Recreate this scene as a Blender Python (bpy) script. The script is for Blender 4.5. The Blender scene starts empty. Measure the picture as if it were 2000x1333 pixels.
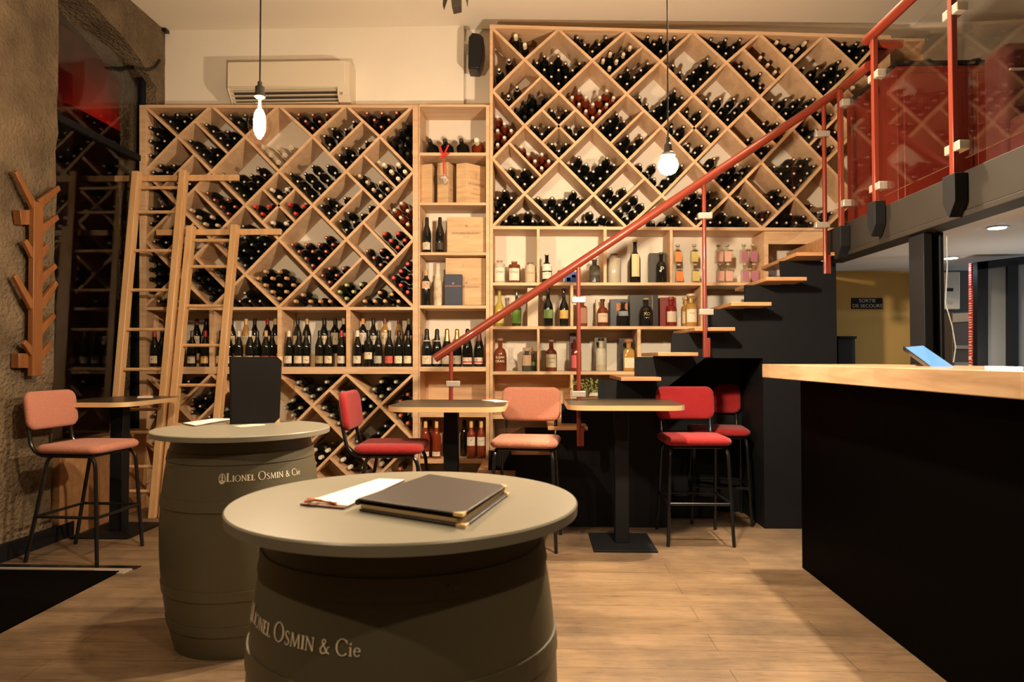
import bpy, math, random
from mathutils import Vector, Matrix, noise
random.seed(7)
SC = bpy.context.scene
COL = SC.collection
PI = math.pi
W, HH, F = 2000.0, 1333.0, 1364.0
EYE = Vector((0, 0, 1.213))
YAW = math.atan(48 / F)
PITCH = math.atan(33.5 / F)

# ------------------------------------------------------------------ camera, world, exposure
cd = bpy.data.cameras.new('camera')
cam = bpy.data.objects.new('camera', cd)
COL.objects.link(cam)
cam.location = EYE
cam.rotation_euler = (PI / 2 + PITCH, 0, YAW)
cd.sensor_width = 36
cd.lens = F / W * 36
cd.clip_start = 0.05
cd.dof.use_dof = True
cd.dof.focus_distance = 5.2
cd.dof.aperture_fstop = 5.6
SC.camera = cam
SC.view_settings.view_transform = 'Standard'
SC.view_settings.look = 'None'
SC.view_settings.gamma = 1
SC.view_settings.exposure = 0.55
SC.view_settings.use_curve_mapping = False
world = bpy.data.worlds.new('world')
SC.world = world
world.use_nodes = True
world.node_tree.nodes['Background'].inputs[0].default_value = (1.0, 0.75, 0.5, 1)
world.node_tree.nodes['Background'].inputs[1].default_value = 0.004
SC.cycles.max_bounces = 8
SC.cycles.transparent_max_bounces = 16
SC.cycles.sample_clamp_indirect = 4.0
SC.cycles.caustics_reflective = False
SC.cycles.caustics_refractive = False
SC.cycles.use_denoising = True

WARM = (1.0, 0.69, 0.40)
PENDANT_S = 2100.0      # emission of a bulb
def light(kind, name, loc, power, color, size=0.1, rot=None, spot=None, blend=0.5):
    l = bpy.data.lights.new(name, kind)
    l.energy = power
    l.color = color
    if kind == 'AREA':
        l.size = size
    else:
        l.shadow_soft_size = size
    if spot:
        l.spot_size = math.radians(spot)
        l.spot_blend = blend
    o = bpy.data.objects.new(name, l)
    COL.objects.link(o)
    o.location = loc
    if rot:
        o.rotation_euler = rot
    return o
def aim(o, tgt):
    o.rotation_euler = (Vector(tgt) - o.location).to_track_quat('-Z', 'Y').to_euler()
    return o
# ceiling spots of the room (track heads outside the frame); the second an added fill
SPOTS = [((1.6, 4.45, 3.85), (0.75, 2.8, 0), 560, 84), ((-0.3, 2.2, 3.75), (-0.4, 1.9, 0), 22, 95), ((1.3, 0.1, 3.75), (-0.4, 2.3, 0.5), 90, 90), ((-1.8, 0.0, 3.75), (-0.6, 1.9, 0.6), 95, 80)]
for k, (p, t, e, a) in enumerate(SPOTS):
    aim(light('SPOT', 'spot_lamp_light', p, e, (1.0, 0.755, 0.48), 0.04, None, a, 0.7), t)
# the two recessed lamps in the low ceiling under the mezzanine
DOWN = [(2.535, 3.92), (2.97, 5.10)]
for (x, y) in DOWN:
    light('SPOT', 'downlight_light', (x, y, 1.93), 9, (0.8, 0.9, 1.0), 0.04, (0, 0, 0), 150, 0.6)
light('POINT', 'kitchen_fill_light', (5.4, 4.6, 1.6), 60, (0.75, 0.88, 1.0), 0.15)  # unseen fill added to brighten the low ceiling and ochre wall
light('POINT', 'corridor_point_light', (3.0, 4.6, 1.2), 5, (1.0, 0.85, 0.65), 0.1)  # unseen point light low in the corridor
# red shop lamp out in the street
light('POINT', 'street_red_light', (-5.5, 9.3, 4.35), 13, (1.0, 0.03, 0.02), 0.1)
light('POINT', 'mezzanine_fill_light', (2.75, 3.9, 3.7), 1.2, (1.0, 0.7, 0.42), 0.08)  # unseen fill added to light the red cabinet

# ------------------------------------------------------------------ pixel helpers
RM = cam.rotation_euler.to_matrix()
def ray(px, py):
    return RM @ Vector(((px - 1000) / F, -(py - 666.5) / F, -1))
def P(px, py, Y):
    d = ray(px, py)
    return EYE + d * (Y / d.y)
def PX(px, py, X):
    d = ray(px, py)
    return EYE + d * (X / d.x)
def PZ(px, py, Z):
    d = ray(px, py)
    return EYE + d * ((Z - EYE.z) / d.z)

# ------------------------------------------------------------------ materials
def nt(m):
    m.use_nodes = True
    t = m.node_tree
    return t, t.nodes['Principled BSDF']
MATS = {}
def mat(name, base, rough=0.5, metal=0.0, spec=0.5, trans=0.0, ior=1.45, coat=0.0, emis=None, es=0.0, alpha=1.0, bump=0.0, bscale=200, var=0.0, vscale=4, sheen=0.0):
    if name in MATS:
        return MATS[name]
    m = bpy.data.materials.new(name)
    t, b = nt(m)
    b.inputs['Base Color'].default_value = (*base, 1)
    b.inputs['Roughness'].default_value = rough
    b.inputs['Metallic'].default_value = metal
    b.inputs['Specular IOR Level'].default_value = spec
    b.inputs['Transmission Weight'].default_value = trans
    b.inputs['IOR'].default_value = ior
    b.inputs['Coat Weight'].default_value = coat
    b.inputs['Sheen Weight'].default_value = sheen
    b.inputs['Alpha'].default_value = alpha
    if emis:
        b.inputs['Emission Color'].default_value = (*emis, 1)
        b.inputs['Emission Strength'].default_value = es
    tc = None
    if bump or var:
        tc = t.nodes.new('ShaderNodeTexCoord')
    if bump:
        n = t.nodes.new('ShaderNodeTexNoise')
        n.inputs['Scale'].default_value = bscale
        n.inputs['Detail'].default_value = 4
        bp = t.nodes.new('ShaderNodeBump')
        bp.inputs['Strength'].default_value = bump
        bp.inputs['Distance'].default_value = 0.01
        t.links.new(tc.outputs['Object'], n.inputs['Vector'])
        t.links.new(n.outputs['Fac'], bp.inputs['Height'])
        t.links.new(bp.outputs['Normal'], b.inputs['Normal'])
    if var:
        n = t.nodes.new('ShaderNodeTexNoise')
        n.inputs['Scale'].default_value = vscale
        n.inputs['Detail'].default_value = 6
        cr = t.nodes.new('ShaderNodeValToRGB')
        cr.color_ramp.elements[0].position = 0.3
        cr.color_ramp.elements[1].position = 0.7
        cr.color_ramp.elements[0].color = (*[c * (1 - var) for c in base], 1)
        cr.color_ramp.elements[1].color = (*[min(1, c * (1 + var)) for c in base], 1)
        t.links.new(tc.outputs['Object'], n.inputs['Vector'])
        t.links.new(n.outputs['Fac'], cr.inputs['Fac'])
        t.links.new(cr.outputs['Color'], b.inputs['Base Color'])
    MATS[name] = m
    return m
def wood(name, c1, c2, scale=(2, 30, 30), rough=0.5, planks=None, coat=0.0):
    """grain stretched along the axis with the small scale; planks=(width, length, axis order)"""
    m = bpy.data.materials.new(name)
    t, b = nt(m)
    N, L = t.nodes, t.links
    tc = N.new('ShaderNodeTexCoord')
    mp = N.new('ShaderNodeMapping')
    mp.inputs['Scale'].default_value = scale
    L.new(tc.outputs['Object'], mp.inputs['Vector'])
    n = N.new('ShaderNodeTexNoise')
    n.inputs['Scale'].default_value = 1.0
    n.inputs['Detail'].default_value = 6
    n.inputs['Distortion'].default_value = 0.6
    L.new(mp.outputs['Vector'], n.inputs['Vector'])
    cr = N.new('ShaderNodeValToRGB')
    cr.color_ramp.elements[0].position = 0.32
    cr.color_ramp.elements[1].position = 0.68
    cr.color_ramp.elements[0].color = (*c1, 1)
    cr.color_ramp.elements[1].color = (*c2, 1)
    L.new(n.outputs['Fac'], cr.inputs['Fac'])
    out = cr.outputs['Color']
    if planks:
        br = N.new('ShaderNodeTexBrick')
        br.offset = 0.37
        br.inputs['Scale'].default_value = 1.0
        br.inputs['Brick Width'].default_value = planks[1]
        br.inputs['Row Height'].default_value = planks[0]
        br.inputs['Mortar Size'].default_value = planks[2]
        br.inputs['Mortar Smooth'].default_value = 0.3
        br.inputs['Color1'].default_value = (0.86, 0.84, 0.82, 1)
        br.inputs['Color2'].default_value = (1.06, 1.06, 1.06, 1)
        br.inputs['Mortar'].default_value = (planks[3],) * 3 + (1,)
        mp2 = N.new('ShaderNodeMapping')
        if len(planks) > 4:
            mp2.inputs['Rotation'].default_value = planks[4]
        L.new(tc.outputs['Object'], mp2.inputs['Vector'])
        L.new(mp2.outputs['Vector'], br.inputs['Vector'])
        mx = N.new('ShaderNodeMix')
        mx.data_type = 'RGBA'
        mx.blend_type = 'MULTIPLY'
        mx.inputs[0].default_value = 1
        L.new(out, mx.inputs[6])
        L.new(br.outputs['Color'], mx.inputs[7])
        out = mx.outputs[2]
    if name == 'oak_floor':   # worn grey patches and fine dirt in the boards
        n5 = N.new('ShaderNodeTexNoise'); n5.inputs['Scale'].default_value = 1.7; n5.inputs['Detail'].default_value = 9; n5.inputs['Roughness'].default_value = 0.65
        c5 = N.new('ShaderNodeValToRGB')
        c5.color_ramp.elements[0].position = 0.36; c5.color_ramp.elements[0].color = (0.62, 0.62, 0.66, 1)
        c5.color_ramp.elements[1].position = 0.58; c5.color_ramp.elements[1].color = (1.08, 1.06, 1.03, 1)
        n6 = N.new('ShaderNodeTexNoise'); n6.inputs['Scale'].default_value = 1.0; n6.inputs['Detail'].default_value = 5
        m6 = N.new('ShaderNodeMapping'); m6.inputs['Scale'].default_value = (9, 70, 1)
        c6 = N.new('ShaderNodeValToRGB')
        c6.color_ramp.elements[0].position = 0.30; c6.color_ramp.elements[0].color = (0.66, 0.62, 0.58, 1)
        c6.color_ramp.elements[1].position = 0.46; c6.color_ramp.elements[1].color = (1, 1, 1, 1)
        L.new(tc.outputs['Object'], n5.inputs['Vector']); L.new(n5.outputs['Fac'], c5.inputs['Fac'])
        L.new(tc.outputs['Object'], m6.inputs['Vector']); L.new(m6.outputs[0], n6.inputs['Vector']); L.new(n6.outputs['Fac'], c6.inputs['Fac'])
        for cc_ in (c5, c6):
            x5 = N.new('ShaderNodeMix'); x5.data_type = 'RGBA'; x5.blend_type = 'MULTIPLY'; x5.inputs[0].default_value = 1
            L.new(out, x5.inputs[6]); L.new(cc_.outputs['Color'], x5.inputs[7]); out = x5.outputs[2]
    L.new(out, b.inputs['Base Color'])
    b.inputs['Roughness'].default_value = rough
    b.inputs['Coat Weight'].default_value = coat
    bp = N.new('ShaderNodeBump')
    bp.inputs['Strength'].default_value = 0.15
    bp.inputs['Distance'].default_value = 0.003
    L.new(n.outputs['Fac'], bp.inputs['Height'])
    L.new(bp.outputs['Normal'], b.inputs['Normal'])
    MATS[name] = m
    return m
def stone_mat():
    m = bpy.data.materials.new('limestone')
    t, b = nt(m)
    N, L = t.nodes, t.links
    tc = N.new('ShaderNodeTexCoord')
    n = N.new('ShaderNodeTexNoise'); n.inputs['Scale'].default_value = 3.5; n.inputs['Detail'].default_value = 10
    n2 = N.new('ShaderNodeTexVoronoi'); n2.inputs['Scale'].default_value = 34
    n3 = N.new('ShaderNodeTexNoise'); n3.inputs['Scale'].default_value = 60; n3.inputs['Detail'].default_value = 8
    for k in (n, n2, n3):
        L.new(tc.outputs['Object'], k.inputs['Vector'])
    cr = N.new('ShaderNodeValToRGB')
    cr.color_ramp.elements[0].position = 0.3; cr.color_ramp.elements[0].color = (0.085, 0.056, 0.030, 1)
    cr.color_ramp.elements[1].position = 0.7; cr.color_ramp.elements[1].color = (0.205, 0.148, 0.086, 1)
    L.new(n.outputs['Fac'], cr.inputs['Fac'])
    L.new(cr.outputs['Color'], b.inputs['Base Color'])
    b.inputs['Roughness'].default_value = 0.9
    ad = N.new('ShaderNodeMath'); ad.operation = 'MULTIPLY_ADD'
    L.new(n2.outputs['Distance'], ad.inputs[0]); ad.inputs[1].default_value = 0.7
    L.new(n3.outputs['Fac'], ad.inputs[2])
    bp = N.new('ShaderNodeBump'); bp.inputs['Strength'].default_value = 1.0; bp.inputs['Distance'].default_value = 0.022
    L.new(ad.outputs[0], bp.inputs['Height'])
    L.new(bp.outputs['Normal'], b.inputs['Normal'])
    MATS['limestone'] = m
    return m
def pane_mat(name, tint=(1, 1, 1), gloss=1.0, ior=1.5, base_mix=0.0):
    """thin sheet glass: transparent straight through plus a Fresnel mirror"""
    m = bpy.data.materials.new(name)
    m.use_nodes = True
    t = m.node_tree; t.nodes.clear()
    N, L = t.nodes, t.links
    o = N.new('ShaderNodeOutputMaterial')
    tr = N.new('ShaderNodeBsdfTransparent'); tr.inputs[0].default_value = (*tint, 1)
    gl = N.new('ShaderNodeBsdfGlossy'); gl.inputs['Roughness'].default_value = 0.0; gl.inputs[0].default_value = (gloss, gloss, gloss, 1)
    lw = N.new('ShaderNodeLayerWeight'); lw.inputs[0].default_value = 0.5
    pw = N.new('ShaderNodeMath'); pw.operation = 'POWER'; pw.inputs[1].default_value = 5.0
    f0 = ((ior - 1) / (ior + 1)) ** 2
    fr = N.new('ShaderNodeMath'); fr.operation = 'MULTIPLY_ADD'; fr.inputs[1].default_value = 1 - f0; fr.inputs[2].default_value = f0
    L.new(lw.outputs['Facing'], pw.inputs[0]); L.new(pw.outputs[0], fr.inputs[0])
    mx = N.new('ShaderNodeMixShader')
    L.new(fr.outputs[0], mx.inputs[0]); L.new(tr.outputs[0], mx.inputs[1]); L.new(gl.outputs[0], mx.inputs[2])
    L.new(mx.outputs[0], o.inputs[0])
    MATS[name] = m
    return m
def wave_mat():
    m = bpy.data.materials.new('red_wave_print')
    t, b = nt(m)
    N, L = t.nodes, t.links
    tc = N.new('ShaderNodeTexCoord')
    mp = N.new('ShaderNodeMapping'); mp.inputs['Scale'].default_value = (1, 0.0, 1)
    v = N.new('ShaderNodeTexVoronoi'); v.inputs['Scale'].default_value = 10; v.inputs['Randomness'].default_value = 0
    s = N.new('ShaderNodeMath'); s.operation = 'MULTIPLY'; s.inputs[1].default_value = 40
    q = N.new('ShaderNodeMath'); q.operation = 'SINE'
    g = N.new('ShaderNodeMath'); g.operation = 'GREATER_THAN'; g.inputs[1].default_value = 0.55
    mx = N.new('ShaderNodeMix'); mx.data_type = 'RGBA'
    mx.inputs[6].default_value = (0.5, 0.03, 0.02, 1); mx.inputs[7].default_value = (0.75, 0.55, 0.45, 1)
    L.new(tc.outputs['Object'], mp.inputs[0]); L.new(mp.outputs[0], v.inputs['Vector']); L.new(v.outputs['Distance'], s.inputs[0])
    L.new(s.outputs[0], q.inputs[0]); L.new(q.outputs[0], g.inputs[0]); L.new(g.outputs[0], mx.inputs[0]); L.new(mx.outputs[2], b.inputs['Base Color'])
    b.inputs['Roughness'].default_value = 0.5
    return m

M_PINE = wood('pine', (0.58, 0.365, 0.205), (0.72, 0.495, 0.305), (3, 6, 22), 0.55)
M_PINEH = wood('pine_along', (0.58, 0.365, 0.205), (0.74, 0.51, 0.315), (2.2, 22, 26), 0.5)
M_LADDER = wood('ladder_beech', (0.56, 0.33, 0.15), (0.68, 0.43, 0.22), (20, 20, 2), 0.42)
M_CRATE = wood('crate_wood', (0.52, 0.33, 0.17), (0.68, 0.48, 0.28), (3, 3, 30), 0.6)
M_OAK = wood('oak_floor', (0.165, 0.110, 0.062), (0.245, 0.172, 0.105), (1.6, 14, 14), 0.5, (0.175, 1.35, 0.0025, 0.45))
M_TREAD = wood('tread_wood', (0.34, 0.17, 0.07), (0.5, 0.28, 0.13), (3, 20, 20), 0.45)
M_BAR = wood('bar_block', (0.38, 0.245, 0.14), (0.52, 0.36, 0.22), (26, 3, 26), 0.34, (0.045, 0.42, 0.001, 0.85, (0, 0, PI / 2)), 0.3)
M_RACKTREE = wood('orange_beech', (0.16, 0.058, 0.018), (0.24, 0.095, 0.030), (18, 18, 2), 0.4)
M_SILL = wood('sill_wood', (0.30, 0.15, 0.06), (0.42, 0.23, 0.10), (3, 20, 20), 0.5)
M_STONE = stone_mat()
M_WALL = mat('cream_plaster', (0.82, 0.76, 0.66), 0.85, bump=0.06, bscale=60, var=0.03, vscale=2)
M_CEIL = mat('ceiling_plaster', (0.80, 0.74, 0.64), 0.9, bump=0.04, bscale=50)
M_LOWCEIL = mat('low_ceiling_plaster', (0.78, 0.80, 0.82), 0.9)
M_YELLOW = mat('ochre_paint', (0.42, 0.27, 0.075), 0.8, var=0.05)
M_BLACK = mat('black_panel', (0.007, 0.0075, 0.009), 0.6, spec=0.2, bump=0.03, bscale=30)
M_BARBLK = mat('black_bar_front', (0.0008, 0.0006, 0.0006), 0.6, spec=0.03)
M_STEEL = mat('black_steel', (0.008, 0.008, 0.008), 0.22, spec=0.5)
M_BEAM = mat('dark_beam_paint', (0.015, 0.012, 0.009), 0.65, spec=0.3, var=0.1)
M_RED = mat('red_lacquered_steel', (0.165, 0.023, 0.010), 0.36, coat=0.2, bump=0.06, bscale=90)
M_SOFA = mat('dark_red_upholstery', (0.06, 0.006, 0.004), 0.8)
M_REDPANEL = mat('red_panel_paint', (0.17, 0.016, 0.008), 0.5)
M_CLIP = mat('brushed_clip', (0.5, 0.46, 0.40), 0.35, metal=0.6)
M_BALGLASS = pane_mat('balustrade_glass', (0.97, 0.975, 0.97), 0.75)
M_WINGLASS = pane_mat('window_pane', (0.9, 0.9, 0.9), 0.7, 1.5)
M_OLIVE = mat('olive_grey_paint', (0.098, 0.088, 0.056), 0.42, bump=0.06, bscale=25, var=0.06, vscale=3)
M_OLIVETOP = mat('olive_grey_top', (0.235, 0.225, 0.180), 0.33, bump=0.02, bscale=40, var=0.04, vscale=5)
M_LETTER = mat('cream_lettering', (0.95, 0.86, 0.68), 0.6)
M_TABLE = mat('dark_brown_laminate', (0.05, 0.038, 0.024), 0.32, var=0.05, vscale=60)
M_BRASS = mat('brushed_brass', (0.74, 0.52, 0.27), 0.35, metal=0.35)
M_PINK = mat('salmon_boucle', (0.50, 0.20, 0.135), 0.95, bump=0.6, bscale=180, sheen=0.15, var=0.2, vscale=260)
M_REDF = mat('red_boucle', (0.30, 0.010, 0.013), 0.95, bump=0.6, bscale=180, sheen=0.15, var=0.25, vscale=260)
M_LEATHER = mat('black_leather', (0.022, 0.018, 0.017), 0.45, bump=0.1, bscale=260)
M_LEATHERBLK = mat('matt_black_leather', (0.005, 0.004, 0.004), 0.55, spec=0.25)
M_PAPER = mat('white_paper', (0.85, 0.82, 0.76), 0.7)
M_CREAMPAPER = mat('cream_paper', (0.62, 0.45, 0.22), 0.7)
M_COPPER = mat('copper_clip', (0.62, 0.22, 0.12), 0.3, metal=0.8)
M_AC = mat('ac_plastic', (0.72, 0.64, 0.50), 0.45)
M_ACDARK = mat('ac_dark', (0.05, 0.04, 0.03), 0.6)
M_SPEAKER = mat('speaker_black', (0.004, 0.004, 0.004), 0.4)
M_GLASSD = mat('dark_bottle_glass', (0.007, 0.008, 0.006), 0.09, coat=0.4)
M_GLASSR = mat('rose_bottle_glass', (0.20, 0.030, 0.010), 0.1, coat=0.5)
M_GLASSA = mat('amber_bottle_glass', (0.42, 0.22, 0.07), 0.08, coat=0.5)
M_CLEAR = pane_mat('clear_bottle_glass', (0.86, 0.84, 0.78), 1.0, 1.5)
M_LABEL = mat('cream_label', (0.70, 0.62, 0.48), 0.65, var=0.12, vscale=70)
M_MARK = mat('label_ink', (0.10, 0.07, 0.05), 0.7)
M_MAT = mat('door_mat_fibre', (0.003, 0.0025, 0.002), 0.95, spec=0.02, bump=0.4, bscale=300)
M_METALSTRIP = mat('aluminium_strip', (0.55, 0.50, 0.42), 0.4, metal=0.5)
M_BULBON = mat('lit_bulb', (1, 1, 1), 0.5, emis=(1.0, 0.755, 0.51), es=PENDANT_S)
M_BULBOFF = pane_mat('bulb_glass', (0.97, 0.94, 0.88), 0.8, 1.4)
M_SOCKET = mat('dark_socket', (0.05, 0.04, 0.03), 0.45)
M_CORD = mat('black_cord', (0.01, 0.008, 0.006), 0.6)

# ------------------------------------------------------------------ mesh builder
class MB:
    def __init__(s):
        s.v = []; s.f = []; s.m = []; s.cur = 0
    def add(s, vs, fs):
        b = len(s.v)
        s.v += [Vector(v) for v in vs]
        s.f += [tuple(b + i for i in f) for f in fs]
        s.m += [s.cur] * len(fs)
        return s
    def box(s, x0, x1, y0, y1, z0, z1, M=None):
        vs = [(x, y, z) for x in (x0, x1) for y in (y0, y1) for z in (z0, z1)]
        if M is not None:
            vs = [M @ Vector(v) for v in vs]
        return s.add(vs, [(0, 1, 3, 2), (4, 6, 7, 5), (0, 4, 5, 1), (2, 3, 7, 6), (0, 2, 6, 4), (1, 5, 7, 3)])
    def prism(s, poly, vec):
        n = len(poly); vec = Vector(vec)
        a = [Vector(p) for p in poly]
        vs = a + [p + vec for p in a]
        return s.add(vs, [tuple(range(n))[::-1], tuple(range(n, 2 * n))] + [(i, (i + 1) % n, n + (i + 1) % n, n + i) for i in range(n)])
    def lathe(s, prof, n=16, M=None):
        vs = []; fs = []
        k = len(prof)
        for (r, z) in prof:
            for i in range(n):
                a = 2 * PI * i / n
                vs.append(Vector((r * math.cos(a), r * math.sin(a), z)))
        for j in range(k - 1):
            for i in range(n):
                i2 = (i + 1) % n
                fs.append((j * n + i, j * n + i2, (j + 1) * n + i2, (j + 1) * n + i))
        fs.append(tuple(range(n))[::-1]); fs.append(tuple((k - 1) * n + i for i in range(n)))
        if M is not None:
            vs = [M @ v for v in vs]
        return s.add(vs, fs)
    def cyl(s, p0, p1, r0, r1=None, n=12):
        p0 = Vector(p0); p1 = Vector(p1); d = p1 - p0
        M = Matrix.Translation(p0) @ d.to_track_quat('Z', 'Y').to_matrix().to_4x4()
        return s.lathe([(r0, 0), (r0 if r1 is None else r1, d.length)], n, M)
    def tube(s, pts, r, n=10, close=False):
        pts = [Vector(p) for p in pts]
        k = len(pts); vs = []; fs = []
        up = None
        for i, p in enumerate(pts):
            if close:
                d = pts[(i + 1) % k] - pts[i - 1]
            else:
                d = pts[min(i + 1, k - 1)] - pts[max(i - 1, 0)]
            d.normalize()
            if up is None:
                up = d.orthogonal().normalized()
            up = (up - d * up.dot(d)).normalized()
            sd = d.cross(up)
            for q in range(n):
                a = 2 * PI * q / n
                vs.append(p + (up * math.cos(a) + sd * math.sin(a)) * r)
        m = k if close else k - 1
        for i in range(m):
            j = (i + 1) % k
            for q in range(n):
                q2 = (q + 1) % n
                fs.append((i * n + q, j * n + q, j * n + q2, i * n + q2))
        if not close:
            fs.append(tuple(range(n))); fs.append(tuple((k - 1) * n + q for q in range(n))[::-1])
        return s.add(vs, fs)
    def sphere(s, c, r, n=20, k=12, sz=1.0):
        prof = [(max(1e-4, r * math.sin(PI * j / k)), -r * sz * math.cos(PI * j / k)) for j in range(k + 1)]
        return s.lathe(prof, n, Matrix.Translation(Vector(c)))
    def grid(s, fn, nu, nv):
        vs = [fn(i / nu, j / nv) for i in range(nu + 1) for j in range(nv + 1)]
        return s.add(vs, [(i * (nv + 1) + j, (i + 1) * (nv + 1) + j, (i + 1) * (nv + 1) + j + 1, i * (nv + 1) + j + 1) for i in range(nu) for j in range(nv)])
    def mesh(s, name, mats, smooth=True):
        me = bpy.data.meshes.new(name)
        me.from_pydata([tuple(v) for v in s.v], [], s.f)
        if not isinstance(mats, (list, tuple)):
            mats = [mats]
        for m in mats:
            me.materials.append(m)
        me.polygons.foreach_set('material_index', s.m)
        import bmesh
        bm = bmesh.new(); bm.from_mesh(me)
        bmesh.ops.recalc_face_normals(bm, faces=bm.faces)
        bm.to_mesh(me); bm.free()
        if smooth:
            me.polygons.foreach_set('use_smooth', [True] * len(me.polygons))
            me.set_sharp_from_angle(angle=math.radians(35))
        me.update()
        return me
    def build(s, name, mats, parent=None, world=True, bev=0.0, seg=2, smooth=True):
        """parent: an Empty or a part of one; world=True: the points are world points"""
        if parent is not None and world:
            r = parent
            while r.parent is not None:
                r = r.parent
            inv = (Matrix.Translation(r.location) @ r.rotation_euler.to_matrix().to_4x4()).inverted()
            s.v = [inv @ v for v in s.v]
        loc = None
        if parent is None:
            xs = [v.x for v in s.v]; ysv = [v.y for v in s.v]; zs = [v.z for v in s.v]
            loc = Vector(((min(xs) + max(xs)) / 2, (min(ysv) + max(ysv)) / 2, min(zs)))
            s.v = [v - loc for v in s.v]
        o = bpy.data.objects.new(name, s.mesh(name, mats, smooth))
        COL.objects.link(o)
        if loc is not None:
            o.location = loc
        if parent is not None:
            o.parent = parent
        if bev:
            md = o.modifiers.new('bevel', 'BEVEL')
            md.width = bev; md.segments = seg; md.limit_method = 'ANGLE'; md.angle_limit = math.radians(40)
        return o
def thing(name, label, cat, loc=(0, 0, 0), rz=0, group=None):
    o = bpy.data.objects.new(name, None)
    COL.objects.link(o)
    o.empty_display_size = 0.05
    o.location = loc; o.rotation_euler = (0, 0, rz)
    return tag(o, label, cat, group)
def tag(o, label, cat, group=None):
    o['label'] = label; o['category'] = cat
    if group:
        o['group'] = group
    return o
def struct(name, mb, m, bev=0.0):
    o = mb.build(name, m, None, True, bev)
    o['kind'] = 'structure'
    return o
def dup(root, loc, rot=None, label=None, group=None):
    r = root.copy(); COL.objects.link(r); r.location = loc
    if rot is not None:
        r.rotation_euler = rot
    if label:
        r['label'] = label
    if group:
        r['group'] = group
    for ch in list(root.children):
        c = ch.copy(); COL.objects.link(c); c.parent = r
        for g in ch.children:
            d = g.copy(); COL.objects.link(d); d.parent = c
    return r
def slab(mb, pts, Y0, Y1):
    """pixel polygon on the plane y=Y0 pushed back to Y1"""
    return mb.prism([P(x, y, Y0) for x, y in pts], (0, Y1 - Y0, 0))
def ribbon(mb, pts, t, y0, y1):
    """a board that follows the pixel points on the plane of the rack's front, t metres thick"""
    w = [P(x, y, 5.60) for x, y in pts]
    w = [Vector((p.x, 0, p.z)) for p in w]
    a = []; b = []
    for i, p in enumerate(w):
        d1 = (w[i] - w[i - 1]).normalized() if i else (w[1] - w[0]).normalized()
        d2 = (w[i + 1] - w[i]).normalized() if i < len(w) - 1 else d1
        d = (d1 + d2).normalized(); n = Vector((-d.z, 0, d.x))
        a.append(p + n * t / 2); b.append(p - n * t / 2)
    k = len(w)
    vs = [Vector((p.x, y0, p.z)) for p in a] + [Vector((p.x, y0, p.z)) for p in b] + [Vector((p.x, y1, p.z)) for p in a] + [Vector((p.x, y1, p.z)) for p in b]
    fs = []
    for i in range(k - 1):
        fs += [(i, i + 1, k + i + 1, k + i), (2 * k + i, 3 * k + i, 3 * k + i + 1, 2 * k + i + 1), (i, 2 * k + i, 2 * k + i + 1, i + 1), (k + i, k + i + 1, 3 * k + i + 1, 3 * k + i)]
    fs += [(0, k, 3 * k, 2 * k), (k - 1, 3 * k - 1, 4 * k - 1, 2 * k - 1)]
    return mb.add(vs, fs)
def text2d(s, size=1.0):
    """(verts, faces) of a line of plain lettering, centred, in the xy plane"""
    c = bpy.data.curves.new('t', 'FONT'); c.body = s; c.size = size; c.align_x = 'CENTER'; c.align_y = 'CENTER'; c.resolution_u = 3
    o = bpy.data.objects.new('t', c); COL.objects.link(o)
    dg = bpy.context.evaluated_depsgraph_get()
    me = bpy.data.meshes.new_from_object(o.evaluated_get(dg))
    vs = [v.co.copy() for v in me.vertices]; fs = [tuple(p.vertices) for p in me.polygons]
    bpy.data.objects.remove(o); bpy.data.curves.remove(c); bpy.data.meshes.remove(me)
    return vs, fs
def flat_text(mb, s, size, fn):
    vs, fs = text2d(s, size)
    return mb.add([fn(v.x, v.y) for v in vs], fs)

# ================================================================== THE SETTING
CZ = 4.04
YW = 5.93
struct('floor', MB().box(-4.5, 7, -2.5, 6.3, -0.1, 0), M_OAK)
struct('ceiling', MB().box(-4.0, 7, -2.5, 6.3, CZ, CZ + 0.15), M_CEIL)
struct('wall_back', MB().box(-3.6, 7, YW, YW + 0.2, 0, CZ), M_WALL)
xb = P(906, 100, 5.86).x
struct('wall_back_upper', MB().box(-3.2, xb, 5.85, YW + 0.01, 3.262, CZ), M_WALL)
M_DIM = mat('low_bounce_wall', (0.08, 0.065, 0.05), 0.8)  # darkened so the unseen walls bounce little light
struct('wall_right', MB().box(6.8, 7.0, -2.5, YW, 0, CZ), M_DIM)
struct('wall_front', MB().box(-3.6, 7, -2.5, -2.35, 0, CZ), M_DIM)  # stands in for the glazed front, kept dark against bounce light

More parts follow.
